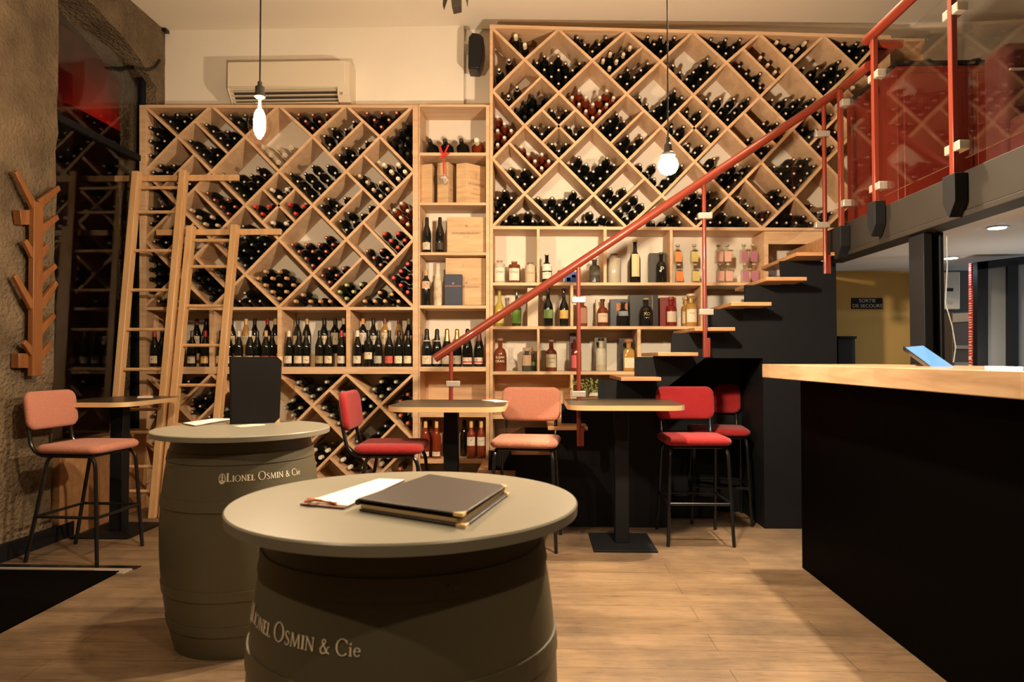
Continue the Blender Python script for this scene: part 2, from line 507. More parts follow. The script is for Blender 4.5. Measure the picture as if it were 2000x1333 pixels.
def rough_wall(poly, x0, x1, amp, name, m):
    """a stone wall: polygon in the (y, z) plane, pushed from x0 to x1, its face uneven"""
    import bmesh
    bm = bmesh.new()
    vs = [bm.verts.new((x0, y, z)) for y, z in poly]
    f = bm.faces.new(vs)
    r = bmesh.ops.extrude_face_region(bm, geom=[f])
    for v in r['geom']:
        if isinstance(v, bmesh.types.BMVert):
            v.co.x = x1
    bmesh.ops.recalc_face_normals(bm, faces=bm.faces)
    bmesh.ops.triangulate(bm, faces=bm.faces)
    for _ in range(6):
        es = [e for e in bm.edges if e.calc_length() > 0.11]
        if not es:
            break
        bmesh.ops.subdivide_edges(bm, edges=es, cuts=1)
        bmesh.ops.triangulate(bm, faces=[f for f in bm.faces if len(f.verts) > 3])
    for v in bm.verts:
        if v.co.z < 0.02 or v.co.z > CZ - 0.02:
            continue
        d = noise.noise_vector(v.co * 5.0) * amp + noise.noise_vector(v.co * 14.0) * amp * 0.5
        v.co += d
    me = bpy.data.meshes.new(name); bm.to_mesh(me); bm.free()
    me.materials.append(m)
    me.polygons.foreach_set('use_smooth', [True] * len(me.polygons))
    me.set_sharp_from_angle(angle=math.radians(50))
    o = bpy.data.objects.new(name, me); COL.objects.link(o); o['kind'] = 'structure'
    return o
# left wall with its arched opening; the pier between it and the room stands at the frame's edge
rough_wall([(-2.35, 0), (4.52, 0), (4.52, 3.78), (4.94, 3.76), (5.25, 3.70), (5.46, 3.635), (5.60, 3.57), (5.72, 3.50), (5.72, 0), (5.925, 0), (5.925, CZ), (-2.35, CZ)], -3.20, -3.51, 0.014, 'wall_left', M_STONE)
# baseboard along the pier
struct('baseboard_left', MB().box(-3.215, -3.16, 2.0, 4.70, 0, 0.10), M_BLACK, 0.004)
# window: sheet glass in a black frame flush with the wall
wn = bpy.data.objects.new('window_1', None); COL.objects.link(wn); wn.location = (-3.27, 5.1, 0.64); wn['kind'] = 'structure'
MB().box(-3.288, -3.282, 4.55, 5.66, 0.64, 3.60).build('pane', M_WINGLASS, wn)
mb = MB()
mb.box(-3.325, -3.262, 5.63, 5.68, 0.02, 3.60).box(-3.30, -3.255, 4.50, 5.64, 2.835, 2.885).box(-3.31, -3.26, 4.50, 4.54, 0.6, 3.7)
mb.build('window_frame', M_BLACK, wn, bev=0.004)
# the street side: deep reveal, dark pavement and the facade across the street
struct('wall_outside', MB().box(-6.2, -6.0, 3.0, 14, -0.2, 6), mat('street_facade', (0.12, 0.09, 0.08), 0.8, var=0.3, vscale=3))
struct('ground_outside', MB().box(-6.0, -3.6, 1.0, 14, -0.3, -0.1), mat('pavement', (0.04, 0.035, 0.03), 0.9))
aw = MB()  # awning added under the red light to block its glow below
aw.prism([(-5.98, 7.6, 4.30), (-5.98, 7.6, 4.20), (-5.2, 7.6, 3.95), (-5.2, 7.6, 4.05)], (0, 3.2, 0))
tag(aw.build('added_awning', mat('red_awning_cloth', (0.5, 0.02, 0.02), 0.7)), 'added red awning blocking the red glow in the street, seen through the arched window', 'awning')
sb = thing('window_bench', 'low wooden boxed bench under the dark window beside the left table', 'bench', (-3.22, 5.05, 0))
MB().box(-3.32, -3.17, 4.56, 5.60, 0.0, 0.60).build('body', M_SILL, sb, bev=0.004)
MB().box(-3.34, -3.16, 4.56, 5.60, 0.60, 0.64).build('bench_top', M_SILL, sb, bev=0.004)

# mezzanine
struct('floor_mezzanine', MB().box(2.10, 6.8, -2.0, YW, 1.96, 2.10), M_TREAD)
struct('ceiling_low', MB().box(2.14, 6.8, -2.0, YW, 1.935, 1.96), M_LOWCEIL)
bm_ = MB()
bm_.box(2.035, 2.10, -2.0, 5.00, 1.915, 2.105)
bm_.box(2.03, 2.16, -2.0, 5.00, 1.885, 1.915)
struct('trim_1', bm_, M_BEAM, 0.004)
struct('wall_corridor', MB().box(P(1634, 600, 5.88).x, P(1784, 600, 5.88).x, 5.88, YW, 0, 1.935), M_YELLOW)
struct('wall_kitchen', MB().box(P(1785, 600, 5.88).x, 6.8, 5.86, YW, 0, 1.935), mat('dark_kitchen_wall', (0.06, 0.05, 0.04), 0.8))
col = MB()
col.box(2.06, 2.105, 3.78, 3.93, 0, 1.885).box(2.105, 2.15, 3.85, 3.865, 0, 1.885).box(2.145, 2.165, 3.78, 3.93, 0, 1.885)
tag(col.build('steel_column', M_BLACK, bev=0.003), 'dark steel column holding the mezzanine beam behind the bar', 'column')

# ================================================================== WINE RACKS
YF, YB = 5.60, 5.925
NA = {(0, 0): (281, 206), (2, 0): (412.6, 206), (4, 0): (544.2, 206), (6, 0): (675.8, 206), (8, 0): (807.4, 206), (1, 1): (346.8, 267), (3, 1): (478.4, 267), (5, 1): (610, 267), (7, 1): (741.6, 267), (0, 2): (281, 335), (2, 2): (412.6, 335), (4, 2): (544.2, 335), (6, 2): (675.8, 335), (8, 2): (807.4, 335), (1, 3): (346.8, 401), (3, 3): (478.4, 401), (5, 3): (610, 401), (7, 3): (741.6, 401), (0, 4): (281, 468), (2, 4): (412.6, 468), (4, 4): (544.2, 468), (6, 4): (675.8, 468), (8, 4): (807.4, 468), (1, 5): (346.8, 536), (3, 5): (478.4, 536), (5, 5): (610, 536), (7, 5): (741.6, 536), (0, 6): (281, 600), (2, 6): (412.6, 600), (4, 6): (544.2, 600), (6, 6): (675.8, 600), (8, 6): (807.4, 600)}
DA = [(2, 1, '\\'), (1, 2, '/'), (6, 1, '/'), (7, 2, '\\'), (4, 3, '\\'), (4, 3, '/'), (2, 3, '\\'), (6, 3, '/'), (1, 4, '/'), (2, 5, '\\'), (6, 5, '/'), (7, 4, '\\')]
NB = {(0, 0): (962, 55), (2, 0): (1091, 57), (4, 0): (1223, 60), (6, 0): (1353, 62), (8, 0): (1484, 66), (10, 0): (1609, 70), (12, 0): (1726, 73), (1, 1): (1024.5, 116.5), (3, 1): (1157, 118), (5, 1): (1290, 120), (7, 1): (1419, 122), (9, 1): (1547, 127), (11, 1): (1673, 130), (0, 2): (962.5, 178), (2, 2): (1091.5, 181), (4, 2): (1224, 183), (6, 2): (1354.5, 185.5), (8, 2): (1484.5, 189), (10, 2): (1608, 191), (12, 2): (1728, 194), (1, 3): (1024.5, 245.5), (3, 3): (1157.7, 247), (5, 3): (1291.6, 248), (7, 3): (1421, 251), (9, 3): (1548.4, 252.6), (11, 3): (1673, 255), (0, 4): (962, 310), (2, 4): (1091.6, 312), (4, 4): (1225.5, 314.5), (6, 4): (1357, 316), (8, 4): (1487, 317), (10, 4): (1611, 318), (12, 4): (1730, 319), (1, 5): (1024.5, 378.4), (3, 5): (1159.4, 380), (5, 5): (1293, 382), (7, 5): (1423, 383), (9, 5): (1551.6, 385), (11, 5): (1675, 386), (0, 6): (961, 443), (2, 6): (1092, 443), (4, 6): (1224, 444.5), (6, 6): (1359.7, 444.5), (8, 6): (1488.7, 446), (10, 6): (1610, 446), (12, 6): (1731, 446)}
DB = [(1, 2, '/'), (4, 1, '/'), (2, 3, '\\'), (2, 3, '/'), (1, 4, '\\'), (4, 3, '/'), (4, 5, '/'), (6, 3, '\\'), (6, 3, '/'), (8, 1, '\\'), (8, 3, '\\'), (8, 5, '\\'), (10, 3, '\\'), (10, 3, '/'), (11, 2, '\\')]
NC = {(0, 0): (281, 731), (2, 0): (412.6, 731), (4, 0): (544.2, 731), (6, 0): (675.8, 731), (8, 0): (807.4, 731), (1, 1): (346.8, 793), (3, 1): (478.4, 793), (5, 1): (610, 793), (7, 1): (741.6, 793), (0, 2): (281, 861), (2, 2): (412.6, 861), (4, 2): (544.2, 861), (6, 2): (675.8, 861), (8, 2): (807.4, 861), (1, 3): (346.8, 927), (3, 3): (478.4, 927), (5, 3): (610, 927), (7, 3): (741.6, 927), (0, 4): (281, 990), (2, 4): (412.6, 990), (4, 4): (544.2, 990), (6, 4): (675.8, 990), (8, 4): (807.4, 990)}
DC = [(6, 1, '\\'), (7, 2, '/'), (6, 3, '\\'), (5, 2, '/'), (2, 1, '/')]
def diagonals(nd, imax, jmax):
    lines = []
    for s in (1, -1):
        starts = [(i, j) for (i, j) in nd if (i - s, j - 1) not in nd]
        for (i, j) in sorted(starts):
            pl = []
            while (i, j) in nd:
                pl.append(nd[i, j]); i += s; j += 1
            if len(pl) > 1:
                lines.append((s, pl))
    return lines
def lattice(root, nd, divs, imax, jmax, shrink=2.0):
    for s, pl in diagonals(nd, imax, jmax):
        (x0, y0), (x1, y1) = pl[0], pl[-1]
        ribbon(MB(), pl, 0.022, YF + (0.002 if s > 0 else 0.0035), YB).build('diagonal_board', M_PINE, root)
    for (i, j, k) in divs:
        l, t, r, b = nd.get((i - 1, j)), nd.get((i, j - 1)), nd.get((i + 1, j)), nd.get((i, j + 1))
        mid = lambda p, q: ((p[0] + q[0]) / 2, (p[1] + q[1]) / 2)
        a, c = (mid(l, t), mid(r, b)) if k == '\\' else (mid(r, t), mid(l, b))
        ribbon(MB(), [a, c], 0.019, YF + 0.006, YB).build('short_divider', M_PINE, root)
def hboard(root, name, x0, x1, ya, yb, y0=YF, y1=YB, m=None, dy=0):
    slab(MB(), [(x0, ya), (x1, ya + dy), (x1, yb + dy), (x0, yb)], y0, y1).build(name, m or M_PINEH, root, bev=0.0015)
def vboard(root, name, x0, x1, ya, yb, y0=YF, y1=YB, m=None):
    slab(MB(), [(x0, ya), (x1, ya), (x1, yb), (x0, yb)], y0, y1).build(name, m or M_PINE, root, bev=0.0015)
fl = 700 + 1.213 * F / YF    # the floor line at the racks' front, in pixels
lr = thing('wine_rack', 'pale wooden wall rack with diamond cells for lying bottles, behind the two ladders', 'wine rack', (-2.1, 5.76, 0))
vboard(lr, 'side_panel', 272, 285, 205, fl - 2); vboard(lr, 'side_panel', 806, 817, 205, fl - 2)
hboard(lr, 'top_board', 285, 806, 204.5, 210.5)
hboard(lr, 'shelf_board', 285, 806, 600, 606); hboard(lr, 'shelf_board', 285, 806, 717, 731)
hboard(lr, 'base_board', 285, 806, 972, fl - 2)
hboard(lr, 'riser', 286, 805, 691, 716.6, 5.775, YB)
for a, b in ((408.4, 415.8), (541.6, 550), (676, 684)):
    vboard(lr, 'upright', a, b, 606, 717)
lattice(lr, NA, DA, 8, 6)
NCc = {k: v for k, v in NC.items() if k[1] < 5}
lattice(lr, NCc, DC, 8, 4)
sc_ = thing('shelf_column', 'narrow pale wooden shelf column between the two diamond racks', 'shelf', (-0.68, 5.76, 0))
vboard(sc_, 'side_panel', 817.6, 820, 205, fl - 2); vboard(sc_, 'side_panel', 949, 956, 205, fl - 2)
for a, b in ((204, 208.5), (298, 304), (395.7, 401), (493, 498.5), (596.7, 603), (717, 726), (807, 815.5), (897.7, 906)):
    hboard(sc_, 'shelf_board', 820, 949, a, b)
hboard(sc_, 'back_panel', 820, 949, 726, 897, 5.90, YB - 0.002)
rr = thing('wine_rack', 'tall pale wooden wall rack with diamond cells above open shelves, behind the red handrail', 'wine rack', (0.9, 5.76, 0))
slab(MB(), [(956.5, 49), (962.5, 49), (962.5, fl - 2), (956.5, fl - 2)], YF, YB).build('side_panel', M_PINE, rr, bev=0.0015)
slab(MB(), [(956.5, 48), (1223, 55), (1484, 61.5), (1740, 69), (1740, 75.5), (1484, 68), (1223, 61.5), (962.5, 55), (956.5, 55)], YF - 0.002, YB).build('top_board', M_PINEH, rr)
slab(MB(), [(962.5, 441.5), (1300, 443.5), (1740, 446), (1740, 452), (1300, 449.5), (962.5, 447.5)], YF - 0.002, YB).build('shelf_board', M_PINEH, rr)
vboard(rr, 'side_panel', 1729, 1739, 73, 447)
hboard(rr, 'valance', 1501, 1640, 452, 477, YF, YF + 0.03)
lattice(rr, NB, DB, 12, 6)
hboard(rr, 'shelf_board', 962.5, 1502, 552, 558); hboard(rr, 'shelf_board', 962.5, 1376, 637.5, 643.5)
hboard(rr, 'shelf_board', 962.5, 1252, 726, 732.4); hboard(rr, 'shelf_board', 962.5, 1120, 811, 819)
for a, b, c, d in ((1048.5, 1054, 447.5, 552), (1178.7, 1185, 448, 552), (1308.5, 1314, 449, 552), (1492.5, 1501, 452, 552), (1114, 1119.8, 558, 637.5), (1369, 1375.5, 558, 637.5),
                   (1049, 1054, 643.5, 726), (1244.7, 1251.5, 643.5, 726), (1114, 1120, 732.4, 811)):
    vboard(rr, 'upright', a, b, c, d)
hboard(rr, 'back_panel', 963, 1114, 733, 811, 5.90, YB - 0.002)
ms = thing('open_shelf', 'open wooden shelf box up on the mezzanine, beyond the tall rack', 'shelf', (2.9, 5.76, 2.1))
hboard(ms, 'top_board', 1739.6, 1806, 75, 81); vboard(ms, 'side_panel', 1799, 1806, 81, 210)
hboard(ms, 'shelf_board', 1739.6, 1799, 125, 130)

# ================================================================== LYING BOTTLES
CELLS = """
A 1 0 - d 319.1,224.8 346.8,224.8 374.1,224.4 332.9,237.7 360.7,237.7 346.8,250.5
A 0 1 - d 294.4,249.4 308.2,262.3 294.4,275.8 321.4,275.9 307.2,289.7 294.4,303.6
A 2 1 u d 403.5,243.5 417.2,256.9 431,270.4 444.6,257.3 458.1,270.5 444.6,283.8
A 2 1 l d 371.8,275.4 384.9,289 398,302.5 411.8,289.5 425.2,303.4 411.2,316.1
A 3 0 - g 451.2,224.9 466.6,239.5 478.8,224.9
A 1 2 u d 313.4,323.6 339.7,323.2 299.6,336.5 326.9,337.1
A 1 2 l d 313,350 347.6,357.9 370.9,359.7 333.4,370.5 346.8,383.9
A 3 2 - d 436.2,341.6 463.4,342.1 490.5,342.5 503.7,328.9 449.6,354.9 476.8,355.5 503.8,355.9 463.1,368.5 490.4,369.2 517,342.3 476.5,381.9
A 2 3 u p 405.1,377 418.4,390.5 444.7,390.2 431.7,403.9 458.1,403.8 445,417.3
A 2 3 l c 372.8,410.2 386,423.7 412.5,423.7 399.3,437.2 423.1,439.8
A 0 3 - d 296,407.9 317.3,403.2 308.5,422.7 295.2,436.3
A 1 4 u d 301.5,471.8 324.2,474 313.7,457.4 337.5,460.6
A 1 4 l d 332.4,503.8 345.6,517.3 345.8,490.4
A 0 5 - x 294.4,507 311,516.4 329.7,535.7 294.4,525.9 310.8,535.3 294.4,544.8 310.8,554.2 294.6,568.7
A 1 6 - d 310.1,588.6 329,588.6 347.9,588.6
A 2 5 u x 386,524.9 420.3,525.7 406.9,545.8 433.4,539.3 428.6,567.6 451.8,543.6
A 2 5 l x 369.4,541.1 388.1,543.6 391.2,562.3 409.9,564.4 412.6,583.1
A 3 4 - b 438.4,459 474.9,441.8 439,477.9 452.1,491.4 478.2,464.5 504,464 491.3,478.1 517.3,477.4 476.5,489.8 504.7,491.4 491.2,504.7 478.4,518.6 463.4,476.3 465.3,505
A 4 3 t w 530,370.3 544.5,384.4 559.2,369.4
A 4 3 L r 497.3,403 523.9,402.8 511.5,417.5
A 4 3 R r 564.5,398.8 591.6,402.1 576.1,416.9
A 4 3 b w 531.2,434.8 557.3,436.1 544.3,450.6
A 5 0 - p 583.3,223.7 610.6,224.2 637.8,224.7 596.7,237 623.9,237.6 610.1,250.4
A 4 1 - y 515.3,287.7 544.4,288.9 568.6,288.7 529.9,302.8 556.7,303.4 543.9,317.3
A 6 1 u d 649.4,252 675,253.1 690.3,238.1 633.3,265.9 659.8,268 644,282.8
A 6 1 l d 676.4,289.9 715.2,276.9 702.1,290.4 663.2,303.5 688.9,304 675.8,317.6
A 7 0 - p 716.6,221 745.6,221.1 774.3,220.2 731,234.6 759.2,234.2 744.4,247.9
A 8 1 - x 795.6,241.5 781.9,254.9 766.9,269.1 795.6,269.9 781.1,284.8 795.6,299.8
A 7 2 u W 749.7,321.4 777.2,321.2 763.5,334.9 790.3,334.9 776.7,348.6
A 7 2 l c 702.1,343.5 716.6,355.6 742.4,356.2 728.6,370.2 756.1,369.3 742.7,382.7
A 5 2 - d 567.6,340 595.8,339.7 610.1,324.2 639.7,324.2 581.4,354.5 610.1,354.8 623.8,338.9 654.6,338.4 595.5,368.8 624.8,368.8 639.7,353.1 610.1,383.5
A 6 3 u d 628,402.1 641.6,388.9 657.9,402.2 673.3,387.1 642.7,416.6
A 6 3 l d 680.7,416.1 665,432.3 691.3,434.2 706.5,419.5 721.5,404.2 676.3,449.3
A 8 3 - o 783.3,397.1 769.7,410.4 795.6,411.5 782.1,424.7 795.6,437.9
A 5 4 - p 570.6,477.9 596.9,477.9 623,477.7 636.3,464.3 649.4,477.9 583.7,491.4 610,491.4 636.2,491.3 596.9,505 623.1,505 610,518.6
A 7 4 u r 749.4,456.2 776.4,455.5 762.5,469.8 789.6,469 776.2,482.9
A 7 4 l p 716.5,490.2 743.7,489.3 729.9,503.6 756.4,503.3 742.8,517.4
A 4 5 - k 517.1,530.4 544.2,530.4 503.6,543.6 530.7,543.6 557.7,543.6 517.1,556.8 544.2,556.8 571.3,556.8 530.7,569.9 557.8,569.9 544.2,583.1
A 3 6 - d 441.7,588.6 468.2,588.6 487.9,588.6 507.6,588.6 477.9,572.4
A 5 6 - k 576.2,588.6 604.9,588.6 624.3,588.6 643.5,588.6 590.4,576
A 6 5 u p 642.9,524.7 669.7,524.5 629.5,538.1 656.4,537.9 643.1,551.3
A 6 5 l G 675.8,556.8 703.8,555.9 662.3,569.9 689.4,569.9 675.8,583.1
A 7 6 - k 711.3,588.3 731,588.3 750.8,588.3 777.5,588.6 740.6,571.4 764.3,575
A 8 5 - r 795.6,515.3 782.2,529.5 768,542.6 795.6,542.9 781.9,557.1 795.6,570.7
C 5 0 - s 581.6,747.4 636.8,746.7 595.2,761.1 622.6,760.8 608.5,774.6
C 6 1 u s 668.1,767.2 709.7,780.6 723.6,794.2 709.8,808.5 696,794.3
C 6 1 l s 631.9,797.2 646.8,812.1 661,827.3 676.1,842.2
C 4 1 - s 570.3,782.5 555.8,797.5 584.9,797.5 570.7,811.7
C 7 0 - s 743.6,746.3 772,746.6 729.9,760.8 758.3,760.6 743.4,774.7
C 8 1 - O 795.6,771 781.4,784.6 767.2,798 781.1,812.1 795.6,827
C 7 2 u b 752.5,832.7 738.8,846.6 724.1,861.6 697.1,862.6
C 5 2 l W 611.6,881.2 638.3,881.2 625,894.8 610.6,907.2
C 5 2 u k 603.5,848.7
C 6 3 u W 668.4,899.1 682.3,913.8 710.5,914.9
C 7 2 l W 757.8,893.6 743.7,907.6
C 8 3 - O 781.1,916.5
C 1 0 - d 315.4,746.3 329.1,759.7 368.5,745.8
C 2 1 u d 376.1,782 401.6,778.6 390.8,794.1 375.7,805.4
C 2 1 l d 408.8,814.7 435.8,812.5
C 0 1 - d 303.1,810.1
C 1 2 - d 302.7,865.6
B 1 0 - W 1007.3,69.5 1025.1,86.8
B 0 1 - m 993.9,117.2 974.7,135.8
B 2 1 - d 1049,123 1063.5,110.1 1090.8,110.1 1077,123.3 1104.6,124.1 1063.3,136.3 1090.9,137.1 1131.8,124.3 1118.2,137.3 1077.1,150 1104.9,150.8 1091,163.7
B 3 0 - d 1128.3,73.6 1142.2,87.7 1183.9,74.1 1170.1,87 1157.1,100.7
B 1 2 u m 1009.8,170.5 992.9,187.7
B 1 2 l z 1039.5,188.1 1065.8,188.8 1025.9,201.2 1052.3,202 1012.2,214.3 1038.6,215.1 1025,228.2
B 2 3 t d 1077.7,216.3 1105,216.5 1091.3,229.9
B 2 3 L d 1044.6,248.4 1072,248.9 1058.4,262
B 2 3 R d 1110.8,249.3 1138.2,249.2 1124.7,262.5
B 2 3 b d 1078.1,281.6 1105.1,281.7 1091.6,295
B 3 2 - o 1131.3,176.9 1185.2,177.3 1117.7,190 1144.7,190.2 1171.6,190.4 1198.6,190.7 1131.1,203.4 1158.1,203.6 1185,203.8 1144.5,216.7 1171.4,216.9 1157.8,230.1
B 0 3 - o 971.9,228.1 985.3,241.5 971.9,254.8 998.3,255.1 985,268.5 971.9,282.1
B 4 1 u C 1178.4,117.3 1192.2,104.3 1204.6,118.7 1218.1,105.5 1190.8,131.6 1231.1,91.8
B 4 1 l d 1212,150 1225.9,137.1 1238.7,151.2 1251.7,137.5 1265.2,124.3 1224.7,164
B 5 0 - d 1265.2,72.5 1290.9,73.1 1317.5,73.9 1277.7,86.6 1303.8,86.8 1290.6,100.4
B 6 1 - d 1314.8,128 1328.1,141.5 1354.5,141.3 1341.4,154.9 1368.3,128.4 1381.8,115.2 1395,128.6 1381.6,141.9 1368,155.1 1354.6,168.4
B 7 0 - d 1388.5,77.8 1417.1,78.5 1445,78.5 1403.1,91.2 1432.4,92.6 1417.7,104.5
B 5 2 - d 1249.3,190.5 1263.3,204 1318,178.1 1304.6,191.4 1331.7,191.1 1291.2,204.7 1318.3,204.4 1277,217.1 1304.9,217.8 1291.3,230.9
B 7 2 - d 1380.1,193.7 1406.5,193.2 1433.4,193.3 1461.1,194 1394.1,207.5 1420.9,207.4 1448.1,207.6 1407.6,220.8 1434.5,220.8 1421,234.1
B 8 1 l d 1443.8,130.1 1457.5,144.1 1484.5,144.6 1470.8,157.7 1484.5,171.7
B 8 1 u c 1485.9,111.8 1500.3,126.1 1514.4,140.2
B 6 3 t d 1341.3,218.5 1367.5,218.3 1355.5,232.9
B 6 3 L d 1311.3,247.5 1335.4,247.9 1322.8,262.5
B 6 3 R d 1375.4,253.1 1402,253.1 1388.7,266.6
B 6 3 b d 1343.6,284.6 1370.4,285.2 1357.1,298.7
B 4 3 u d 1204.7,223.4 1191.6,237 1218.8,237.4 1177.8,249.9 1205.2,250.5 1191.8,263.8
B 4 3 l d 1225.8,266 1252.6,269.4 1211.6,281.3 1238.9,282.3 1224.8,296.7
B 3 4 - d 1131.1,307.7 1185.9,308.8 1117.5,320.9 1145.2,321.5 1172.4,322 1199.3,322.3 1131.2,334.5 1158.9,335.2 1185.9,335.6 1145.2,348.6 1172.4,349 1158.8,362.3
B 1 4 u o 1018.4,287.1 1031.8,301 1058.3,301.3 1044.9,314.6 1071.6,314.8 1058,328.2
B 1 4 l d 996.9,330.2 1024.6,331.4 1011.2,345.9 1039.4,346.2 1024.8,360.1
B 0 5 - d 985.2,372.7 971.9,386.9 998.8,386.9 985.1,400.4 971.9,414.7
B 1 6 - d 1004.6,420.7 1030.9,415.7 988.5,432.2 1020.8,432.6 1040.5,432.2 1060.4,432.2
B 2 5 - d 1051,387 1078.6,387.3 1106.1,387.5 1119.9,374.6 1133.5,387.6 1064.8,400.2 1092.3,400.4 1119.7,400.5 1078.4,413.3 1105.9,413.4 1092.1,426.3
B 3 6 - d 1123.9,433.4 1143.8,433.5 1153,416.5 1162.7,433.6 1178.9,424 1195.1,433.8
B 4 5 u d 1192.5,369.2 1219.1,369.1 1178.8,382.3 1205.9,382.7 1192.2,395.7
B 4 5 l d 1242.1,384.9 1228.2,397.7 1254.6,399.9 1212.5,412.5 1240.2,413.5 1225.2,427.1
B 5 4 - d 1250.4,322.2 1277.7,322.9 1331.8,323.6 1264.1,336 1304.7,349.9 1278.1,350 1292.3,364.1 1318.2,336.7
B 7 4 - d 1394.8,310.2 1382,324.2 1407.4,325.6 1435.9,325 1462.4,325 1422.5,338.3 1449.2,338.5 1409,351.6 1436,352.1 1422.7,365.4
B 6 5 - d 1359.1,375.6 1385.9,374.9 1345.2,388.4 1372.9,388.5 1400.2,388.3 1331.7,401.7 1359.3,401.7 1386.6,401.4 1345.5,414.6 1373.1,414.6 1359.3,427.6
B 5 6 - d 1312.8,422.3 1275.4,434.2 1298.2,434.3 1327.3,434.5
B 7 6 - d 1415.9,418.7 1441.3,424.8 1387.2,434.8 1406.1,434.9 1425.4,435 1457.1,435.2
B 8 3 l d 1460.5,273.4 1483.5,276.2 1499.8,286 1486.8,299.7
B 8 3 u d 1491.4,242.1 1504.9,255.5 1517.6,241.5 1525.9,258.7
B 8 5 l d 1445.6,387.9 1460.3,402 1474.6,415.7 1500.3,414.3 1488.7,429.2
B 8 5 u d 1520,371.9 1506.7,385.4 1533.5,385.6 1520,398.8
B 9 4 - d 1550.3,311.4 1575.9,311 1512.2,326 1537.6,325.4 1563.4,325.1 1588.9,324.7 1525.3,339.7 1550.7,339.2 1576.4,338.8 1538.3,353.4 1563.8,352.9 1551.3,367.1
B 9 6 - d 1544.7,418.9 1569.2,423.4 1517,435.5 1535.9,435.6 1554.8,435.7 1583.5,435.8
B 10 5 - d 1584.4,401.7 1597.5,415.4 1624.3,416 1610.5,429
B 9 2 - d 1508.1,195.4 1534.6,195.1 1561.1,194.9 1587.6,194.6 1521.4,208.7 1548,208.5 1574.5,208.2 1534.8,222 1561.4,221.8 1548.2,235.4
B 9 0 - C 1517.8,81.8 1531.9,95.5 1573.2,83 1559.1,95.6 1546.1,109.3
B 10 1 - d 1569.4,132.9 1596.2,133.7 1636.8,121.5 1582.4,146.6 1609.2,147.3 1623,134.4 1649.8,135.2 1636,148.1 1595.4,160.3 1622.3,161 1608.5,174
B 11 0 - d 1644.8,87 1671.5,86.1 1698.1,85.1 1658.6,99.9 1685.3,99 1672.4,112.9
B 11 2 u W 1666.3,170.8
B 10 3 t d 1596.8,224 1623.2,223.9 1610.1,237.4
B 10 3 L d 1567,254.5 1593.1,254.5 1580.1,268.2
B 10 3 b d 1598.1,287 1624.2,287 1611.1,300.6
B 10 3 R d 1630.7,258.4
"""
CAPS = {  # kind: (capsule side, capsule end, glass)
 'd': ((0.01, 0.008, 0.007), (0.72, 0.6, 0.5), 'black capsule'), 'p': ((0.12, 0.02, 0.018), (0.72, 0.42, 0.33), 'pink capsule'),
 'r': ((0.45, 0.02, 0.02), (0.65, 0.10, 0.08), 'red capsule'), 'k': ((0.45, 0.24, 0.09), (0.62, 0.42, 0.24), 'tan capsule'),
 'c': ((0.45, 0.33, 0.22), (0.75, 0.6, 0.44), 'beige capsule'), 'C': ((0.62, 0.5, 0.32), (0.75, 0.62, 0.45), 'cream capsule'),
 'w': ((0.7, 0.64, 0.55), (0.8, 0.72, 0.6), 'white capsule'), 'W': ((0.75, 0.68, 0.52), (0.8, 0.74, 0.62), 'big white capsule'),
 's': ((0.2, 0.2, 0.16), (0.60, 0.62, 0.5), 'greenish capsule'), 'b': ((0.01, 0.012, 0.015), (0.42, 0.46, 0.45), 'grey capsule'),
 'x': ((0.01, 0.01, 0.01), (0.05, 0.045, 0.04), 'dark capsule'), 'g': ((0.02, 0.02, 0.02), (0.45, 0.4, 0.33), 'ringed capsule'),  # x: shade on the lying bottles put into the capsule colour
 'G': ((0.22, 0.30, 0.06), (0.60, 0.58, 0.35), 'green capsule'), 'o': ((0.4, 0.33, 0.27), (0.78, 0.66, 0.55), 'silver capsule'),
 'O': ((0.28, 0.04, 0.02), (0.6, 0.22, 0.12), 'orange red capsule'), 'm': ((0.012, 0.01, 0.01), (0.05, 0.035, 0.03), 'white neck ring'),
 'z': ((0.008, 0.008, 0.008), (0.02, 0.02, 0.02), 'black screw cap'), 'y': ((0.55, 0.45, 0.3), (0.7, 0.6, 0.45), 'cream paper wrapping')}
PROF = {
 'burgundy': [(0.001, 0.0), (0.033, 0.0), (0.0358, 0.006), (0.0358, 0.155), (0.0335, 0.178), (0.0245, 0.208), (0.0155, 0.236), (0.0138, 0.255), (0.0136, 0.296), (0.001, 0.296)],
 'bordeaux': [(0.001, 0.0), (0.034, 0.0), (0.0358, 0.006), (0.0358, 0.19), (0.033, 0.205), (0.022, 0.222), (0.0152, 0.236), (0.0138, 0.25), (0.0136, 0.298), (0.001, 0.298)],
 'champagne': [(0.001, 0.0), (0.038, 0.0), (0.042, 0.008), (0.042, 0.14), (0.039, 0.165), (0.028, 0.205), (0.019, 0.24), (0.0155, 0.26), (0.0155, 0.305), (0.001, 0.305)],
 'lying': [(0.001, 0.0), (0.035, 0.0), (0.0382, 0.006), (0.0382, 0.165), (0.0355, 0.188), (0.0255, 0.214), (0.0160, 0.238), (0.0138, 0.255), (0.0136, 0.296), (0.001, 0.296)],
 'magnum': [(0.001, 0.0), (0.050, 0.0), (0.054, 0.01), (0.054, 0.16), (0.050, 0.19), (0.030, 0.225), (0.019, 0.245), (0.0175, 0.27), (0.0175, 0.312), (0.001, 0.312)]}
def bottle_mesh(shape, glass, n=20):
    me = MB().lathe(PROF[shape], n).mesh('glass', glass); return me
